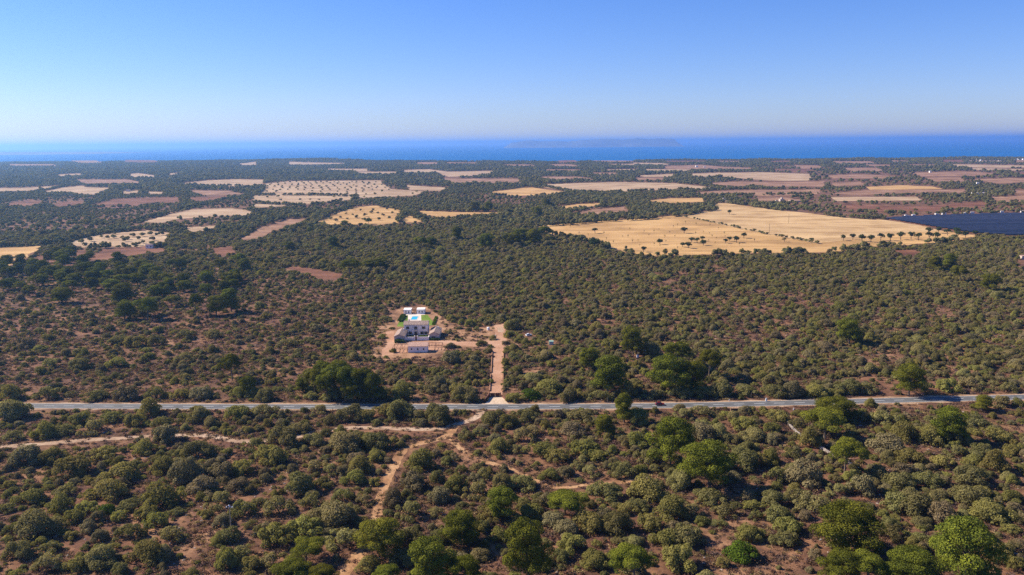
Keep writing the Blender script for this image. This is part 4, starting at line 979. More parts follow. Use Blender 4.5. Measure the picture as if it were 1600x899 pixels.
# staked saplings
sap = MB().tube([(0, 0, -0.1), (0.03, 0, 1.4), (0, 0.04, 2.6)], [0.13, 0.10, 0.06], 5).mesh("sapling_trunk", MT['stake'])
rgs = np.random.default_rng(77)
SPL = leaf_mesh("sapling_crown", *lobes_to_leaves([((0, 0, 2.9), 0.75, 1.1), ((0.3, 0.1, 2.4), 0.5, 1.0)], 70, 0.16, rgs, -0.8), MT['carob'])
for a, b_ in ((720,665),(806,680),(708,712),(932,712),(836,700),(868,760),(905,768),(736,740),(770,735),(897,665),(867,680),(963,685),(1010,640),(1060,625),(1125,635),(1208,638),(1167,680),(1205,690),(1297,690),(995,710),
              (1220,710),(1250,720),(1240,750),(1200,735),(1300,710),(1010,780),(560,690),(577,725),(410,690),(465,700),(355,650),(676,710),(985,650),(620,745),(780,765),(940,740),(1120,690),(1260,660),(1390,760),(1480,735)):
    p = g(800 + a / 3.9075, 190 + b_ / 3.9075); s_ = float(rng.uniform(0.8, 1.3))
    plant("sapling", "small staked sapling in the golden field", "sapling", p, float(rng.uniform(0, 6)), (s_, s_, s_), SPL, sap, "staked saplings in the golden field")
# orchard trees, each a few pixels
def orchard(px, py, s_, label, group):
    p = g(px, py); t = link("orchard_tree", LOW[int(rng.integers(0, 8))], None, p, float(rng.uniform(0, 6)), (s_, s_, s_ * 0.9)); tag(t, label, "orchard tree", group)
ORCH = [f_[3] for f_ in FIELDS if f_[0] == 'orchard_field'][0]; k = 0
for r_, py in enumerate((285.5, 287.5, 290, 292.5, 295, 297.5, 300.5, 304.5, 309, 313.5)):
    for px in np.arange(398, 662, 9.5 + r_ * 0.7):
        q = px + (py - 285) * -1.3 % 9 + rng.normal(0, 1.0)
        if inpoly(np.array([q]), np.array([py]), ORCH)[0] and rng.random() < (0.9 if r_ < 6 else 0.55):
            orchard(q, py + rng.normal(0, 0.3), float(rng.uniform(0.8, 1.25)), "tiny dark tree in the planted rows of the wide pale orchard", "rows of trees in the wide pale orchard"); k += 1
for a, b_ in ((90,485),(150,560-15),(490,572),(515,592),(455,600),(485,612),(550,567),(590,540),(620,585),(610,592),(668,580),(706,557),(714,545),(742,565),(750,603),(775,578),(815,595),(835,565),(850,545),(700,562),(560,600),
              (640,548),(530,548),(660,610),(800,540),(870,580),(918,588),(965,594),(590,575),(690,600)):
    orchard(400 + a / 3.9075 if a > 400 else 400 + (a + 400) / 3.9075, 190 + b_ / 3.9075, float(rng.uniform(0.75, 1.2)), "dark round tree dotting the golden field amid woods", "trees dotting the golden field amid woods")
for a, b_ in ((560,732),(615,712),(655,718),(690,715),(745,715),(765,735),(815,705),(845,722),(875,702),(915,695),(935,728),(960,700),(500,745),(520,765),(630,775),(700,690),(870,745),(850,755),(985,695),(780,722)):
    orchard(a / 3.9075, 190 + b_ / 3.9075, float(rng.uniform(0.8, 1.3)), "dark olive tree in the small pale orchard by mauve plots", "olive trees in the small pale orchard")
for a, b_ in ((1320,512),(1344,508),(1372,514),(1400,506),(1430,516),(1455,508),(1480,512)):
    orchard(1000 + a - 1000, b_ - 186, 1.0, "dark tree standing on the red soil behind the solar park", "trees on red soil behind the solar park")

# ------------------------------------------------------------------ farmhouse
def L(px, py):
    p = g(px, py); return p[0] - HB[0], p[1] - HB[1]
def gable_x(mb, x0, x1, y0, y1, ze, zr, over=0.35, th=0.22):
    yc = (y0 + y1) / 2; sl = (zr - ze) / (yc - y0)
    pr = [(y0 - over, ze - over * sl), (yc, zr), (y1 + over, ze - over * sl), (y1 + over, ze - over * sl + th), (yc, zr + th), (y0 - over, ze - over * sl + th)]
    n = len(pr)
    return mb.add([(x0 - over, a, z) for a, z in pr] + [(x1 + over, a, z) for a, z in pr],
                  [tuple(range(n))[::-1], tuple(range(n, 2 * n))] + [(i, (i + 1) % n, (i + 1) % n + n, i + n) for i in range(n)])
def window(par, x, z0, w, h, yf, shut=True, name='window'):
    fr = MB().box(x - w / 2 - .1, x + w / 2 + .1, yf - 0.06, yf + 0.02, z0 - .1, z0 + h + .1).build(name, MT['stonewall'], par)
    MB().box(x - w / 2, x + w / 2, yf - 0.09, yf - 0.063, z0, z0 + h).build('pane', MT['dark'], fr)
    if shut:
        for s_ in (-1, 1):
            a = x + s_ * (w / 2 + 0.28); MB().box(a - .24, a + .24, yf - 0.13, yf - 0.064, z0, z0 + h).build('shutter', MT['shutter'], fr)
house = thing("farmhouse", "two storey pale plastered farmhouse with tiled roof and three upper windows", "house", (HB[0], HB[1], 0))
HW, HD = 7.6, 9.0
w_ = MB(); w_.box(-HW, HW, 0, HD, -0.1, 6.9); w_.build("wall", MT['plaster'], house)
yc = HD / 2
MB().add([(-HW, 0, 6.9), (-HW, HD, 6.9), (-HW, yc, 8.35), (HW, 0, 6.9), (HW, HD, 6.9), (HW, yc, 8.35)], [(0, 2, 1), (3, 4, 5), (0, 3, 5, 2), (1, 2, 5, 4), (0, 1, 4, 3)]).build("gable", MT['plaster'], house)
roof = gable_x(MB(), -HW, HW, 0, HD, 7.0, 8.5).build("roof", MT['tile'], house)
MB().box(-5.2, -4.4, 5.6, 6.3, 7.8, 9.4).build("chimney", MT['plaster'], roof)
for x in (-5.1, 0.0, 5.0): window(house, x, 4.3, 1.0, 1.5, 0)
for x in (-6.2, -3.6, 4.0, 6.4): window(house, x, 0.9, 0.95, 1.6, 0)
dr = MB().box(-1.1, 1.1, -0.08, 0.03, 0, 2.9).build("door", MT['stonewall'], house); MB().box(-0.75, 0.75, -0.12, -0.085, 0, 2.5).build("door_leaf", MT['shutter'], dr)
MB().box(-1.3, 1.3, -0.75, -0.002, 3.75, 3.95).build("balcony", MT['stonewall'], house)
def wing(px0, px1, pyf, pyb, ze, zr, label):
    (x0, y0), (x1, _y) = L(px0, pyf), L(px1, pyf); dep = min(17.0, L(px0, pyb)[1] - y0)
    c = ((x0 + x1) / 2 + HB[0], y0 + HB[1]); hw_ = (x1 - x0) / 2
    t = thing("farm_wing", label, "outbuilding", (c[0], c[1], 0))
    MB().prism([(-hw_, -0.1), (hw_, -0.1), (hw_, ze), (0, zr), (-hw_, ze)], 0, dep).build("wall", MT['stonewall'], t)
    rf = MB().gable_y(-hw_, hw_, 0, dep, ze + .06, zr + .06).build("roof", MT['tile'], t)
    MB().box(hw_ * .35, hw_ * .35 + .6, dep * .72, dep * .72 + .6, zr - 1.1, zr + .7).build("chimney", MT['plaster'], rf)
    window(t, 0, 1.2, 0.9, 1.0, 0, False)
    MB().box(-hw_ * .35 - .45, -hw_ * .35 + .45, -0.09, -0.003, 0, 2.1).build("door", MT['shutter'], t)
    return t
wing(616.0, 631.2, 534.5, 523.5, 3.3, 4.7, "left tiled stone wing of the farmhouse beside a clipped hedge")
wing(670.6, 686.4, 531.0, 520.0, 3.3, 4.8, "right tiled stone wing of the farmhouse casting a shadow")
# courtyard wall with gateway
xa, ya = L(631.4, 532.6); xb, yb = L(670.3, 531.6); ym = (ya + yb) / 2
cw = thing("courtyard_wall", "low white wall closing the court before the farmhouse", "wall", (HB[0], HB[1] + ym, 0))
x1, x2 = L(648.2, 532)[0], L(652.4, 532)[0]
for a, b_ in ((xa, x1), (x2, xb)): MB().box(a, b_, -0.2, 0.2, -0.05, 2.2).build("wall_panel", MT['white'], cw)
for a, b_ in ((xa, xa + 0.45), (xb - 0.45, xb)): MB().box(a, b_, 0.203, -ym * 0.45, -0.05, 2.1).build("return_wall", MT['white'], cw)
for a in (x1, x2): MB().box(a - .3, a + .3, -0.35, 0.35, -0.05, 2.9).build("gate_pillar", MT['white'], cw)
MB().box(x1 + .3, x2 - .3, -0.06, 0.06, 0, 2.2).build("court_door", MT['shutter'], cw)
def hedge(name, px0, px1, pyf, pyb, h, label, m='hedge'):
    (x0, y0), (x1_, _y) = L(px0, pyf), L(px1, pyf); y1 = L(px0, pyb)[1]
    rg = np.random.default_rng(int(px0)); n = int(70 * (x1_ - x0) * max(1.5, y1 - y0) / 4)
    p = np.stack([rg.uniform(x0, x1_, n), rg.uniform(y0, y1, n), h * rg.random(n) ** 0.6], 1); c = np.array([(x0 + x1_) / 2, (y0 + y1) / 2, 0])
    me = leaf_mesh("hedge_leaves", quads(p - c, rg.normal(0, 1, (n, 3)) + (0, 0, .6), rg.uniform(.2, .4, n), rg), rg.random(n), MT[m])
    return tag(link(name, me, None, (c[0] + HB[0], c[1] + HB[1], 0)), label, "hedge")
hedge("clipped_hedge", 616.5, 631, 537.0, 534.9, 1.9, "thick green hedge before the left farmhouse wing")
hedge("clipped_hedge", 671, 686.5, 532.6, 531.3, 1.2, "low green hedge before the right farmhouse wing")
hedge("garden_shrubs", 632.5, 647, 527.8, 526.2, 0.9, "low green planting on the left of the farmhouse court")
hedge("garden_shrubs", 654, 668, 527.8, 526.2, 0.9, "low green planting on the right of the farmhouse court", 'bright')
hedge("garden_shrubs", 621, 628.5, 503.5, 493.5, 1.4, "dark green shrubs along the left lawn's outer edge")
hedge("garden_shrubs", 675, 679, 508, 496, 0.8, "yellow-green border along the right lawn's outer edge", 'bright')
# front outbuilding
(x0, y0), (x1_, _y) = L(637.6, 551.2), L(668.0, 550.6); hw_ = (x1_ - x0) / 2
fb = thing("front_outbuilding", "long low white outbuilding with pink tiled roof and three tiny windows", "outbuilding", ((x0 + x1_) / 2 + HB[0], y0 + HB[1], 0))
MB().add([(-hw_, 0, -.1), (hw_, 0, -.1), (hw_, 6, -.1), (-hw_, 6, -.1), (-hw_, 0, 3.6), (hw_, 0, 3.6), (hw_, 6, 4.6), (-hw_, 6, 4.6)],
         [(0, 3, 2, 1), (0, 1, 5, 4), (1, 2, 6, 5), (2, 3, 7, 6), (3, 0, 4, 7), (4, 5, 6, 7)]).build("wall", MT['white'], fb)
MB().add([(-hw_ - .2, -.3, 3.56), (hw_ + .2, -.3, 3.56), (hw_ + .2, 6.3, 4.66), (-hw_ - .2, 6.3, 4.66), (-hw_ - .2, -.3, 3.76), (hw_ + .2, -.3, 3.76), (hw_ + .2, 6.3, 4.86), (-hw_ - .2, 6.3, 4.86)],
         [(0, 3, 2, 1), (0, 1, 5, 4), (1, 2, 6, 5), (2, 3, 7, 6), (3, 0, 4, 7), (4, 5, 6, 7)]).build("roof", MT['tile_pink'], fb)
for x in (-3.6, 0, 3.5): window(fb, x, 1.6, 0.7, 0.9, 0, False)
def frame_pergola(px0, px1, pyf, pyb, h, label):
    (x0, y0), (x1_, _y) = L(px0, pyf), L(px1, pyf); y1 = L(px0, pyb)[1]; w2, d2 = (x1_ - x0), (y1 - y0)
    t = thing("steel_pergola", label, "pergola", (x0 + HB[0], y0 + HB[1], 0)); r = 0.11
    for a in (0, w2 / 2, w2):
        for b_ in (0, d2): MB().box(a - r, a + r, b_ - r, b_ + r, -0.05, h).build("post", MT['rust'], t)
    for b_ in (0, d2): MB().box(-r, w2 + r, b_ - r - .003, b_ + r + .003, h, h + 0.2).build("beam", MT['rust'], t)
    for a in np.linspace(0, w2, 5): MB().box(a - .07, a + .07, -r, d2 + r, h + 0.203, h + 0.33).build("rafter", MT['rust'], t)
frame_pergola(613.5, 636.8, 551.5, 545.5, 2.7, "rusty steel pergola frame left of the tiled front outbuilding")
frame_pergola(669.0, 690.5, 547.5, 543.0, 2.7, "rusty steel pergola frame right of the tiled front outbuilding")
# pool and pool houses
pts = G([643.0, 652.6, 652.6, 643.0], [499.9, 499.9, 494.8, 494.8]); c = pts.mean(0); lp = pts - c
pool = thing("swimming_pool", "turquoise rectangular swimming pool behind the farmhouse", "swimming pool", (c[0], c[1], 0))
xw, yw = (lp[1, 0] - lp[0, 0]) / 2, (lp[2, 1] - lp[1, 1]) / 2
MB().box(-xw, xw, -yw, yw, 0.0, 0.115).build("water", MT['pool'], pool)
for a in ((-xw - .4, xw + .4, -yw - .4, -yw - .003), (-xw - .4, xw + .4, yw + .003, yw + .4), (-xw - .4, -xw - .003, -yw, yw), (xw + .003, xw + .4, -yw, yw)):
    MB().box(*a, 0.0, 0.16).build("coping", MT['paving'], pool)
def pool_house(px0, px1, pyf, label):
    (x0, y0), (x1_, _y) = L(px0, pyf), L(px1, pyf); hw_ = (x1_ - x0) / 2; t = thing("pool_house", label, "outbuilding", ((x0 + x1_) / 2 + HB[0], y0 + HB[1], 0))
    MB().box(-hw_, hw_, 0, 6.5, -.1, 3.1).build("wall", MT['white'], t)
    MB().box(-hw_ - .1, hw_ + .1, -.1, 6.6, 3.103, 3.35).build("roof", MT['white'], t)
    for x in (-1.0, 1.0): window(t, x, 1.0, 0.7, 1.1, 0, False)
pool_house(630.7, 642.2, 491.2, "left flat roofed white pool house behind the pool")
pool_house(651.2, 663.4, 490.8, "right flat roofed white pool house behind the pool")
frame_pergola(643.5, 650.3, 489.5, 486.5, 2.4, "small rusty pergola between the two white pool houses")

# ------------------------------------------------------------------ driveway walls, gate, poles
def long_wall(name, pxs, h, wd, m, label, cap=None):
    c = resample(G([p[0] for p in pxs], [p[1] for p in pxs]), 3.0); o = c[len(c) // 2].copy(); c = c - o; n = normals2(c) * wd / 2
    t = thing(name, label, "wall", (o[0], o[1], 0)); vs, fs = [], []
    for i in range(len(c)):
        hh = h * (1 + rng.normal(0, 0.03))
        for sgn, z in ((1, -0.1), (1, hh), (-1, hh), (-1, -0.1)): vs.append((c[i, 0] + sgn * n[i, 0], c[i, 1] + sgn * n[i, 1], z))
    for i in range(len(c) - 1):
        for k in range(3): fs.append((i * 4 + k, i * 4 + k + 1, i * 4 + 5 + k, i * 4 + 4 + k))
    k = (len(c) - 1) * 4; fs += [(0, 3, 2, 1), (k, k + 1, k + 2, k + 3)]
    MB().add(vs, fs).build("wall_body", m, t)
    return t, c, n
long_wall("driveway_wall", [(769.0, 549), (767.2, 583)], 0.65, 0.5, MT['rammed'], "upper stretch of low brown wall on the driveway's left side")
long_wall("driveway_wall", [(766.7, 586), (765.0, 612)], 0.65, 0.5, MT['rammed'], "lower stretch of low brown wall on the driveway's left side")
long_wall("driveway_wall", [(786.9, 546), (785.6, 613)], 0.65, 0.5, MT['rammed'], "low brown wall along the driveway's right side")
long_wall("gate_wing_wall", [(765.0, 619.5), (757.5, 629)], 1.7, 0.4, MT['rustwood'], "dark splayed wall left of the rusty gate")
long_wall("gate_wing_wall", [(782.8, 619), (793.5, 628.5)], 0.9, 0.4, MT['rustwood'], "low splayed wall right of the rusty gate")
p0, p1 = g(766.0, 620.6), g(781.2, 620.4); c = (p0 + p1) / 2; hw_ = (p1[0] - p0[0]) / 2
gt = thing("entrance_gate", "dark rusty steel gate closing the driveway", "gate", c)
for sgn in (-1, 1):
    a0, a1 = (-hw_ + .02, -0.04) if sgn < 0 else (0.04, hw_ - .02)
    lf = MB().box(a0, a1, -.05, .05, 0.08, 2.0).build("gate_leaf", MT['rust'], gt)
    for z in (0.15, 1.0, 1.85): MB().box(a0, a1, -.085, -.053, z - .06, z + .06).build("rail", MT['rust'], lf)
    b0 = -hw_ - .5 if sgn < 0 else hw_ + .02
    MB().box(b0, b0 + .48, -.25, .25, -.05, 2.2).build("gate_post", MT['rustwood'], gt)
def pole(name, px, py, h, label, r=0.12, m='grey', arm=True, cat="utility pole", ins=True):
    p = g(px, py); t = thing(name, label, cat, p)
    MB().tube([(0, 0, -.3), (0, 0, h)], [r, r * 0.7], 8).build("shaft", MT[m], t)
    if arm:
        MB().box(-0.95, 0.95, -.08, .08, h - 0.75, h - 0.58).build("crossarm", MT[m], t)
        if ins:
            for a in (-0.9, 0.9): MB().tube([(a, 0, h - .577), (a, 0, h - .4), (a, 0, h - .12)], [0.12, 0.20, 0.10], 8).build("insulator", MT['porcelain'], t)
            for a, z in ((-.10, h + .01), (.18, h - .25)): MB().tube([(a, -.2, z), (a, -.2, z + .17), (a, -.2, z + .42)], [0.12, 0.22, 0.10], 8).build("insulator", MT['porcelain'], t)
    return t
pole("utility_pole", 361.6, 832.5, 9.0, "grey utility pole with crossarm and white insulators in the scrub", 0.17)
pole("utility_pole", 749.6, 620.6, 5.6, "plain brown pole left of the rusty gate", 0.2, 'rustwood', False)
pole("utility_pole", 1232.2, 349.2, 13.5, "thin pole in the far part of the golden field", 0.24, 'stake', True, ins=False)
pole("utility_pole", 1201.8, 364.5, 12.0, "thin pole next to the shrub line of the golden field", 0.24, 'stake', True, ins=False)
pole("utility_pole", 1276.5, 317, 13.0, "pale thin pole beyond the golden field's hedge", 0.3, 'grey', True, ins=False)
pole("marker_pole", 949.4, 632.0, 3.6, "thin grey post on the far verge left of the roadside pine", 0.07, 'grey', False, "post")
pole("marker_pole", 1173.6, 622.5, 3.0, "thin grey post in shade left of the white milestone", 0.06, 'grey', False, "post")
pole("electricity_pole", 64, 384, 8.0, "faint pole beside the golden corner field", 0.2, 'stake', False)
def box_thing(name, px, py, parts, label, cat):
    p = g(px, py); t = thing(name, label, cat, p)
    for nm, bx, m in parts: MB().box(*bx).build(nm, MT[m], t)
    return t
box_thing("milestone", 1197.2, 627.2, [("stone_body", (-.38, .38, -.2, .2, -.05, 1.15), 'porcelain'), ("stone_top", (-.26, .26, -.17, .17, 1.153, 1.55), 'porcelain')], "white milestone on the far verge of the road", "milestone")
box_thing("kerb_marker", 1139.3, 627.0, [("marker_body", (-.15, .15, -.1, .1, -.05, .8), 'porcelain'), ("marker_cap", (-.17, .17, -.12, .12, .803, .9), 'porcelain')], "small white verge marker left of the white milestone", "verge marker")
box_thing("kerb_marker", 1240.0, 641.2, [("marker_body", (-.2, .2, -.12, .12, -.05, .9), 'porcelain'), ("marker_cap", (-.24, .24, -.14, .14, .903, 1.0), 'porcelain')], "small white marker by the road at the top of the stone wall", "verge marker")
box_thing("boundary_pillar", 741.3, 647.6, [("pillar", (-.3, .3, -.3, .3, -.05, 1.2), 'rustwood'), ("cap", (-.38, .38, -.38, .38, 1.203, 1.4), 'rustwood')], "small rusty pillar where the gravel track meets the road", "pillar")
box_thing("boundary_pillar", 773.6, 528.5, [("pillar", (-.35, .35, -.35, .35, -.05, 1.6), 'rustwood'), ("cap", (-.45, .45, -.45, .45, 1.603, 1.8), 'white')], "brown pillar with pale cap beside the head of the driveway", "pillar")
for px, py, lab in ((1010.5, 644.0, "stone culvert with dark mouth below the shaded stretch of road"), (1149, 643.0, "stone culvert with dark mouth to the right of the red car")):
    box_thing("culvert", px, py, [("headwall", (-2.2, -1.5, -.3, .5, -.05, 1.2), 'verge'), ("headwall", (1.5, 2.2, -.3, .5, -.05, 1.2), 'verge'), ("lintel", (-2.2, 2.2, -.303, .503, 1.203, 1.5), 'verge'), ("mouth", (-1.497, 1.497, .1, .4, -.05, 1.2), 'dark')], lab, "culvert")

# dry stone wall in the lower right: thing > coping stones and body stones
def stone_wall(pxs, label):
    c = resample(G([p[0] for p in pxs], [p[1] for p in pxs]), 0.62); o = c[len(c) // 2].copy(); c = c - o; n = normals2(c)
    t = thing("dry_stone_wall", label, "stone wall", (o[0], o[1], 0)); body, cop = MB(), MB()
    def stone(mb, x, y, z, a, l_, w, h):
        ca, sa = math.cos(a), math.sin(a); vs = []
        for zz in (0, h):
            for sx, sy in ((-1, -1), (1, -1), (1, 1), (-1, 1)):
                q = (sx * l_ / 2 * rng.uniform(.75, 1.05), sy * w / 2 * rng.uniform(.8, 1.1)); vs.append((x + q[0] * ca - q[1] * sa, y + q[0] * sa + q[1] * ca, z + zz * rng.uniform(.85, 1.12)))
        mb.add(vs, [(0, 3, 2, 1), (4, 5, 6, 7), (0, 1, 5, 4), (1, 2, 6, 5), (2, 3, 7, 6), (3, 0, 4, 7)])
    for i in range(len(c) - 1):
        d = c[i + 1] - c[i]; a = math.atan2(d[1], d[0])
        if rng.random() < 0.03: continue
        for cr in range(3): stone(body, c[i, 0] + rng.normal(0, .04), c[i, 1] + rng.normal(0, .04), cr * .28 - .03, a, .66, .65 - cr * .08, .27)
        stone(cop, c[i, 0] + rng.normal(0, .08), c[i, 1] + rng.normal(0, .08), .82, a + rng.normal(0, .25), .6, .6, .22)
    a_ = body.build("wall_stones", MT['drystone'], t); a_['kind'] = 'stuff'; b_ = cop.build("coping_stones", MT['drystone'], t); b_['kind'] = 'stuff'
WALL1 = [(1225, 655), (1247, 679), (1290, 706), (1330, 728)]
WALL2 = [(1440, 786), (1473, 804), (1520, 831), (1568, 859), (1650, 905)]
stone_wall(WALL1, "upper stretch of pale dry stone wall running down from the road")
stone_wall(WALL2, "lower stretch of pale dry stone wall in the bottom right scrub")

# ------------------------------------------------------------------ vehicles and small things
def wheel(par, x, y, r=0.33, w=0.22):
    o = MB().tube([(x, y - w / 2, r), (x, y + w / 2, r)], [r, r], 14).build("wheel", MT['tyre'], par)
    MB().tube([(x, y - w / 2 - .012, r), (x, y + w / 2 + .012, r)], [r * .6, r * .6], 12).build("rim", MT['greybox'], o)
def car(px, py, rz, paint, label):
    p = g(px, py, 0.0); t = thing("car", label, "car", (p[0], p[1], 0.10), rz)
    def loft(prof, ws, m, name, par):            # side profile with half width per point
        n = len(prof); vs = [(x, -w, z) for (x, z), w in zip(prof, ws)] + [(x, w, z) for (x, z), w in zip(prof, ws)]
        return MB().add(vs, [tuple(range(n)), tuple(range(2 * n - 1, n - 1, -1))] + [(i, i + n, (i + 1) % n + n, (i + 1) % n) for i in range(n)]).build(name, MT[m], par)
    body = [(-2.05, .32), (2.0, .32), (2.1, .55), (2.02, .78), (1.15, .93), (-1.75, .98), (-2.1, .85), (-2.12, .5)]
    loft(body, [.82, .82, .84, .84, .85, .85, .83, .83], paint, "body", t)
    cab = [(-1.72, .975), (1.05, .925), (.35, 1.42), (.1, 1.47), (-1.1, 1.47), (-1.45, 1.36)]
    loft(cab, [.80, .80, .64, .62, .62, .66], 'glass', "windows", t)
    loft([(-1.22, 1.473), (.22, 1.473), (.08, 1.52), (-1.08, 1.52)], [.62, .62, .56, .56], paint, "roof", t)
    for x in (-1.3, 1.32):
        for y in (-.78, .78): wheel(t, x, y)
    for y in (-.58, .58):
        MB().box(2.03, 2.115, y - .18, y + .18, .6, .74).build("headlight", MT['lamp'], t); MB().box(-2.135, -2.09, y - .18, y + .18, .68, .84).build("tail_light", MT['redcar'], t)
    return t
dd = road_c[np.argmin(np.abs(road_c[:, 0] - g(1031, 633)[0]))]
i_ = int(np.argmin(np.abs(road_c[:, 0] - g(1031, 633)[0]))); tg = road_c[i_ + 1] - road_c[i_ - 1]
car(1031, 633.6, math.atan2(tg[1], tg[0]), 'redcar', "dark red car driving in the pine shade on the far lane")
car(826, 525.0, R(35), 'whitecar', "white car half hidden among bushes right of the driveway")
box_thing("green_container", 861.3, 538.4, [("container_body", (-1.35, 1.35, -1.1, 1.1, 0, 2.0), 'greenbox'), ("lid", (-1.42, 1.42, -1.17, 1.17, 2.003, 2.15), 'greenbox'), ("hatch", (-.5, .5, -1.16, -1.103, .2, 1.5), 'greybox')], "pale green container standing among bushes right of the driveway", "container")
def tank(px, py, r, h, label):
    p = g(px, py); t = thing("water_tank", label, "tank", p)
    MB().tube([(0, 0, 0), (0, 0, h * .85), (0, 0, h)], [r, r, r * .55], 14).build("tank_body", MT['porcelain'], t); MB().tube([(0, 0, h + .002), (0, 0, h + .15)], [r * .3, r * .28], 10).build("lid", MT['greybox'], t)
tank(996.4, 558.6, 0.75, 1.5, "small white tank on the ground under the tall dark pine")
tank(763.0, 516.0, 0.95, 2.0, "white rounded tank beside a bush left of the driveway's head")
box_thing("stone_hut", 1603, 405.5, [("wall", (-4, 4, 0, 5, 0, 3.4), 'stonewall'), ("roof", (-4.3, 4.3, -.3, 5.3, 3.403, 3.7), 'tile_pink'), ("door", (-.5, .5, -.08, -.003, 0, 2.1), 'dark')], "pale stone hut at the far right edge of the scrub", "hut")

# ------------------------------------------------------------------ solar park
SG = G([p[0] for p in SOLAR], [p[1] for p in SOLAR]); y_ = SG[:, 1].min() + 6; k = 0
while y_ < SG[:, 1].max() - 5:
    xs_ = np.linspace(SG[:, 0].min(), SG[:, 0].max(), 400); ins_ = inpoly(xs_, xs_ * 0 + y_, [(p[0], p[1]) for p in SG])
    if ins_.sum() > 12:
        a, b_ = xs_[ins_].min() + 3, xs_[ins_].max() - 3
        t = thing("solar_panel_row", "long dark blue row of solar panels in the park", "solar panels", ((a + b_) / 2, y_, 0), 0, "rows of solar panels in the park"); h_ = (b_ - a) / 2
        MB().add([(-h_, -3.6, 1.25), (h_, -3.6, 1.25), (h_, 3.6, 1.95), (-h_, 3.6, 1.95), (-h_, -3.6, 1.33), (h_, -3.6, 1.33), (h_, 3.6, 2.03), (-h_, 3.6, 2.03)],
                 [(0, 3, 2, 1), (4, 5, 6, 7), (0, 1, 5, 4), (1, 2, 6, 5), (2, 3, 7, 6), (3, 0, 4, 7)]).build("panel_table", MT['pv'], t)
        MB().box(-h_ + .1, h_ - .1, -.1, .1, 0, 1.50).build("support_frame", MT['dark'], t)
    y_ += 12.5
ORDC = ["first", "second", "third", "fourth", "fifth", "sixth", "seventh", "eighth", "ninth"]
for i, (px, py, w, h, dk) in enumerate(((1415.5,338.8,2.6,2.8,1),(1428,338.6,5.2,3.2,0),(1463,336.6,2.6,2.8,1),(1475.5,336.4,6.6,3.5,0),(1508,335.2,2.6,2.8,1),(1520,334.8,5.0,3.5,0),(1553,333.8,2.6,2.8,1),(1566,333.4,5.4,3.5,0),(1598,332.6,4.5,3.2,0))):
    p = g(px, py); t = thing("inverter_cabin", f"{'small white and grey' if dk else 'boxy white'} cabin behind the solar park, {ORDC[i]} from the left", "cabin", p, 0, "white cabins behind the solar park")
    MB().box(-w / 2, w / 2, 0, 3, 0, h).build("cabin_body", MT['cabin'], t); MB().box(-w / 2 - .12, w / 2 + .12, -.12, 3.12, h + .003, h + .2).build("roof", MT['cabin'], t)
    MB().box(-.5, .5, -.06, -.003, .1, 2.1).build("door", MT['greybox'], t)
    if dk: MB().box(w / 2 + .2, w / 2 + 4.2, .3, 2.6, 0, h * .8).build("transformer", MT['greybox'], t)

# ------------------------------------------------------------------ far houses, boats
def villa(px, py, w, h, m, rm, label, cat="house", name="villa", tower=False):
    p = g(px, py); t = thing(name, label, cat, (p[0], p[1], 0), float(rng.uniform(-.25, .25))); d = w * .8
    MB().box(-w / 2, w / 2, 0, d, -.1, h).build("wall", MT[m], t); MB().box(-w / 2 - .3, w / 2 + .3, -.3, d + .3, h + .003, h + .4).build("roof", MT[rm], t)
    n = max(2, int(w / 4))
    for k in range(n):
        x = -w / 2 + (k + .5) * w / n; MB().box(x - .6, x + .6, -.06, -.003, h * .35, h * .35 + 1.5).build("window", MT['dark'], t)
    if tower: MB().box(-w * .18, w * .18, d * .2, d * .7, h + .403, h + 3.6).build("tower", MT[m], t)
    return t
for i, (px, py, w) in enumerate(((1527.5,251,9),(1533,251.8,8),(1548.5,251,10),(1555,251,11),(1562,251,12),(1582,250.2,8),(1588,250,11),(1594,249.9,15),(1600,250.2,12))):
    villa(px, py, w, 7.5, 'porcelain', 'porcelain', f"white seaside villa on the right shore, {ORDC[i]} from the left")
for px, py, w, h, lab in ((1013,254.2,14,8,"white house near the shore in the middle of the coast"),(1089,261.4,11,7,"left of two small white houses on reddish land near the shore"),(1101,262,9,6,"right of two small white houses on reddish land near the shore"),
        (1120.5,253.2,8,6,"tiny white house by the shore woods right of the middle"),(1110.5,296.5,10,5,"pale shed at the end of the long pale field"),(1121,295.2,12,4,"long low white shed beyond the pale field's end"),
        (1453,250.8,8,6,"tiny white house in the shore woods left of the villas"),(1462,253.8,16,4,"long pale roofed shed in the shore woods"),(1528,290,6,8,"pale slim house amid the right hand far trees"),(1532,304.5,22,4,"long pale farm shed on the right hand plain"),
        (1454,270,7,6,"small white house in the right hand far woods")):
    villa(px, py, w, h, 'white', 'white', lab)
for px, py, w, h, tw, lab in ((1131,316,8,4.5,True,"sandy stone farmhouse with a small tower at the golden field's far corner"),(1138,317,9,3.2,False,"low stone shed right of the towered farmhouse"),(1222.5,315.5,9,5,True,"sandy stone farmhouse right of the far thicket"),
        (1213.5,315.3,3,3,False,"small white hut left of the second stone farmhouse"),(1243,316.5,20,3.4,False,"long low stone barn right of the second farmhouse"),(1259.5,316.5,8,4.2,False,"pink stone barn at the right end of the farm group")):
    villa(px, py, w, h, 'stonewall' if px != 1213.5 else 'porcelain', 'tile_pink' if not tw else 'stonewall', lab, "farm building", "stone_farmhouse", tw)
for px, py, w, lab in ((233,388.5,8,"mauve shaded house among pines beside the ploughed plots"),(88,362,7,"pale hut in the left hand woods"),(200,299.5,9,"pale shed near the left hand far fields")):
    villa(px, py, w, 4.5, 'plaster', 'tile', lab)
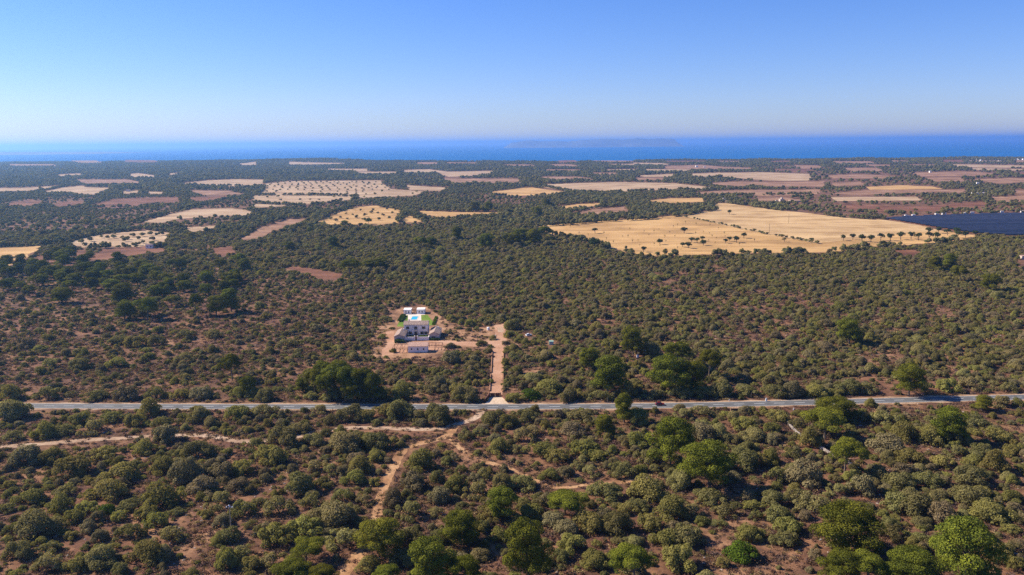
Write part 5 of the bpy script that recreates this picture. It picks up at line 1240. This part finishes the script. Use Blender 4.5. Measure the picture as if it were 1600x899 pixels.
def boat(px, py, s_, label):
    p = g(px, py, SEA_Z); t = thing("sailboat", label, "sailboat", p, R(20), None, (s_, s_, s_))
    MB().add([(-5, 0, 0.9), (-4.6, -1.5, 1.0), (2, -1.6, 1.0), (5.8, 0, 1.3), (2, 1.6, 1.0), (-4.6, 1.5, 1.0), (-4.4, -.9, -.4), (2, -1, -.4), (4.6, 0, -.3), (2, 1, -.4), (-4.4, .9, -.4)],
             [(0, 1, 2, 3, 4, 5), (1, 6, 7, 2), (2, 7, 8, 3), (3, 8, 9, 4), (4, 9, 10, 5), (5, 10, 6, 1, 0), (6, 10, 9, 8, 7)]).build("hull", MT['porcelain'], t)
    MB().tube([(.5, 0, 1), (.5, 0, 15)], [.12, .07], 6).build("mast", MT['greybox'], t)
    MB().add([(.35, 0, 2.2), (.4, 0, 14.6), (-4.4, .5, 2.4), (.35, .06, 2.2), (.4, .06, 14.6), (-4.4, .56, 2.4)], [(0, 1, 2), (3, 5, 4), (0, 3, 4, 1), (1, 4, 5, 2), (2, 5, 3, 0)]).build("mainsail", MT['porcelain'], t)
    MB().add([(.8, 0, 13), (5.4, 0, 1.6), (.9, .5, 1.9), (.8, .06, 13), (5.4, .06, 1.6), (.9, .56, 1.9)], [(0, 1, 2), (3, 5, 4), (0, 3, 4, 1), (1, 4, 5, 2), (2, 5, 3, 0)]).build("jib", MT['porcelain'], t)
boat(871.5, 243.2, 1.3, "white sailboat under sail off the middle of the coast")
boat(1239.5, 242.4, 1.0, "small white sailboat far off the right hand coast")
boat(945.5, 231.2, 1.6, "tiny pale sailboat far out in front of the island")

# ------------------------------------------------------------------ haze
m, n, l = mat("sea air haze")
vp = n.new("ShaderNodeVolumePrincipled"); vp.inputs["Color"].default_value = (0.32, 0.60, 1.0, 1)
vp.inputs["Density"].default_value = 6.8e-5; vp.inputs["Anisotropy"].default_value = 0.58
o = n.new("ShaderNodeOutputMaterial"); l.new(vp.outputs[0], o.inputs["Volume"])
hb_ = MB().box(-61000, 61000, -61000, 61000, SEA_Z - 1.6, 243.0).build("haze", m)
tag(hb_, "thin blue sea haze over the plain", kind='stuff')
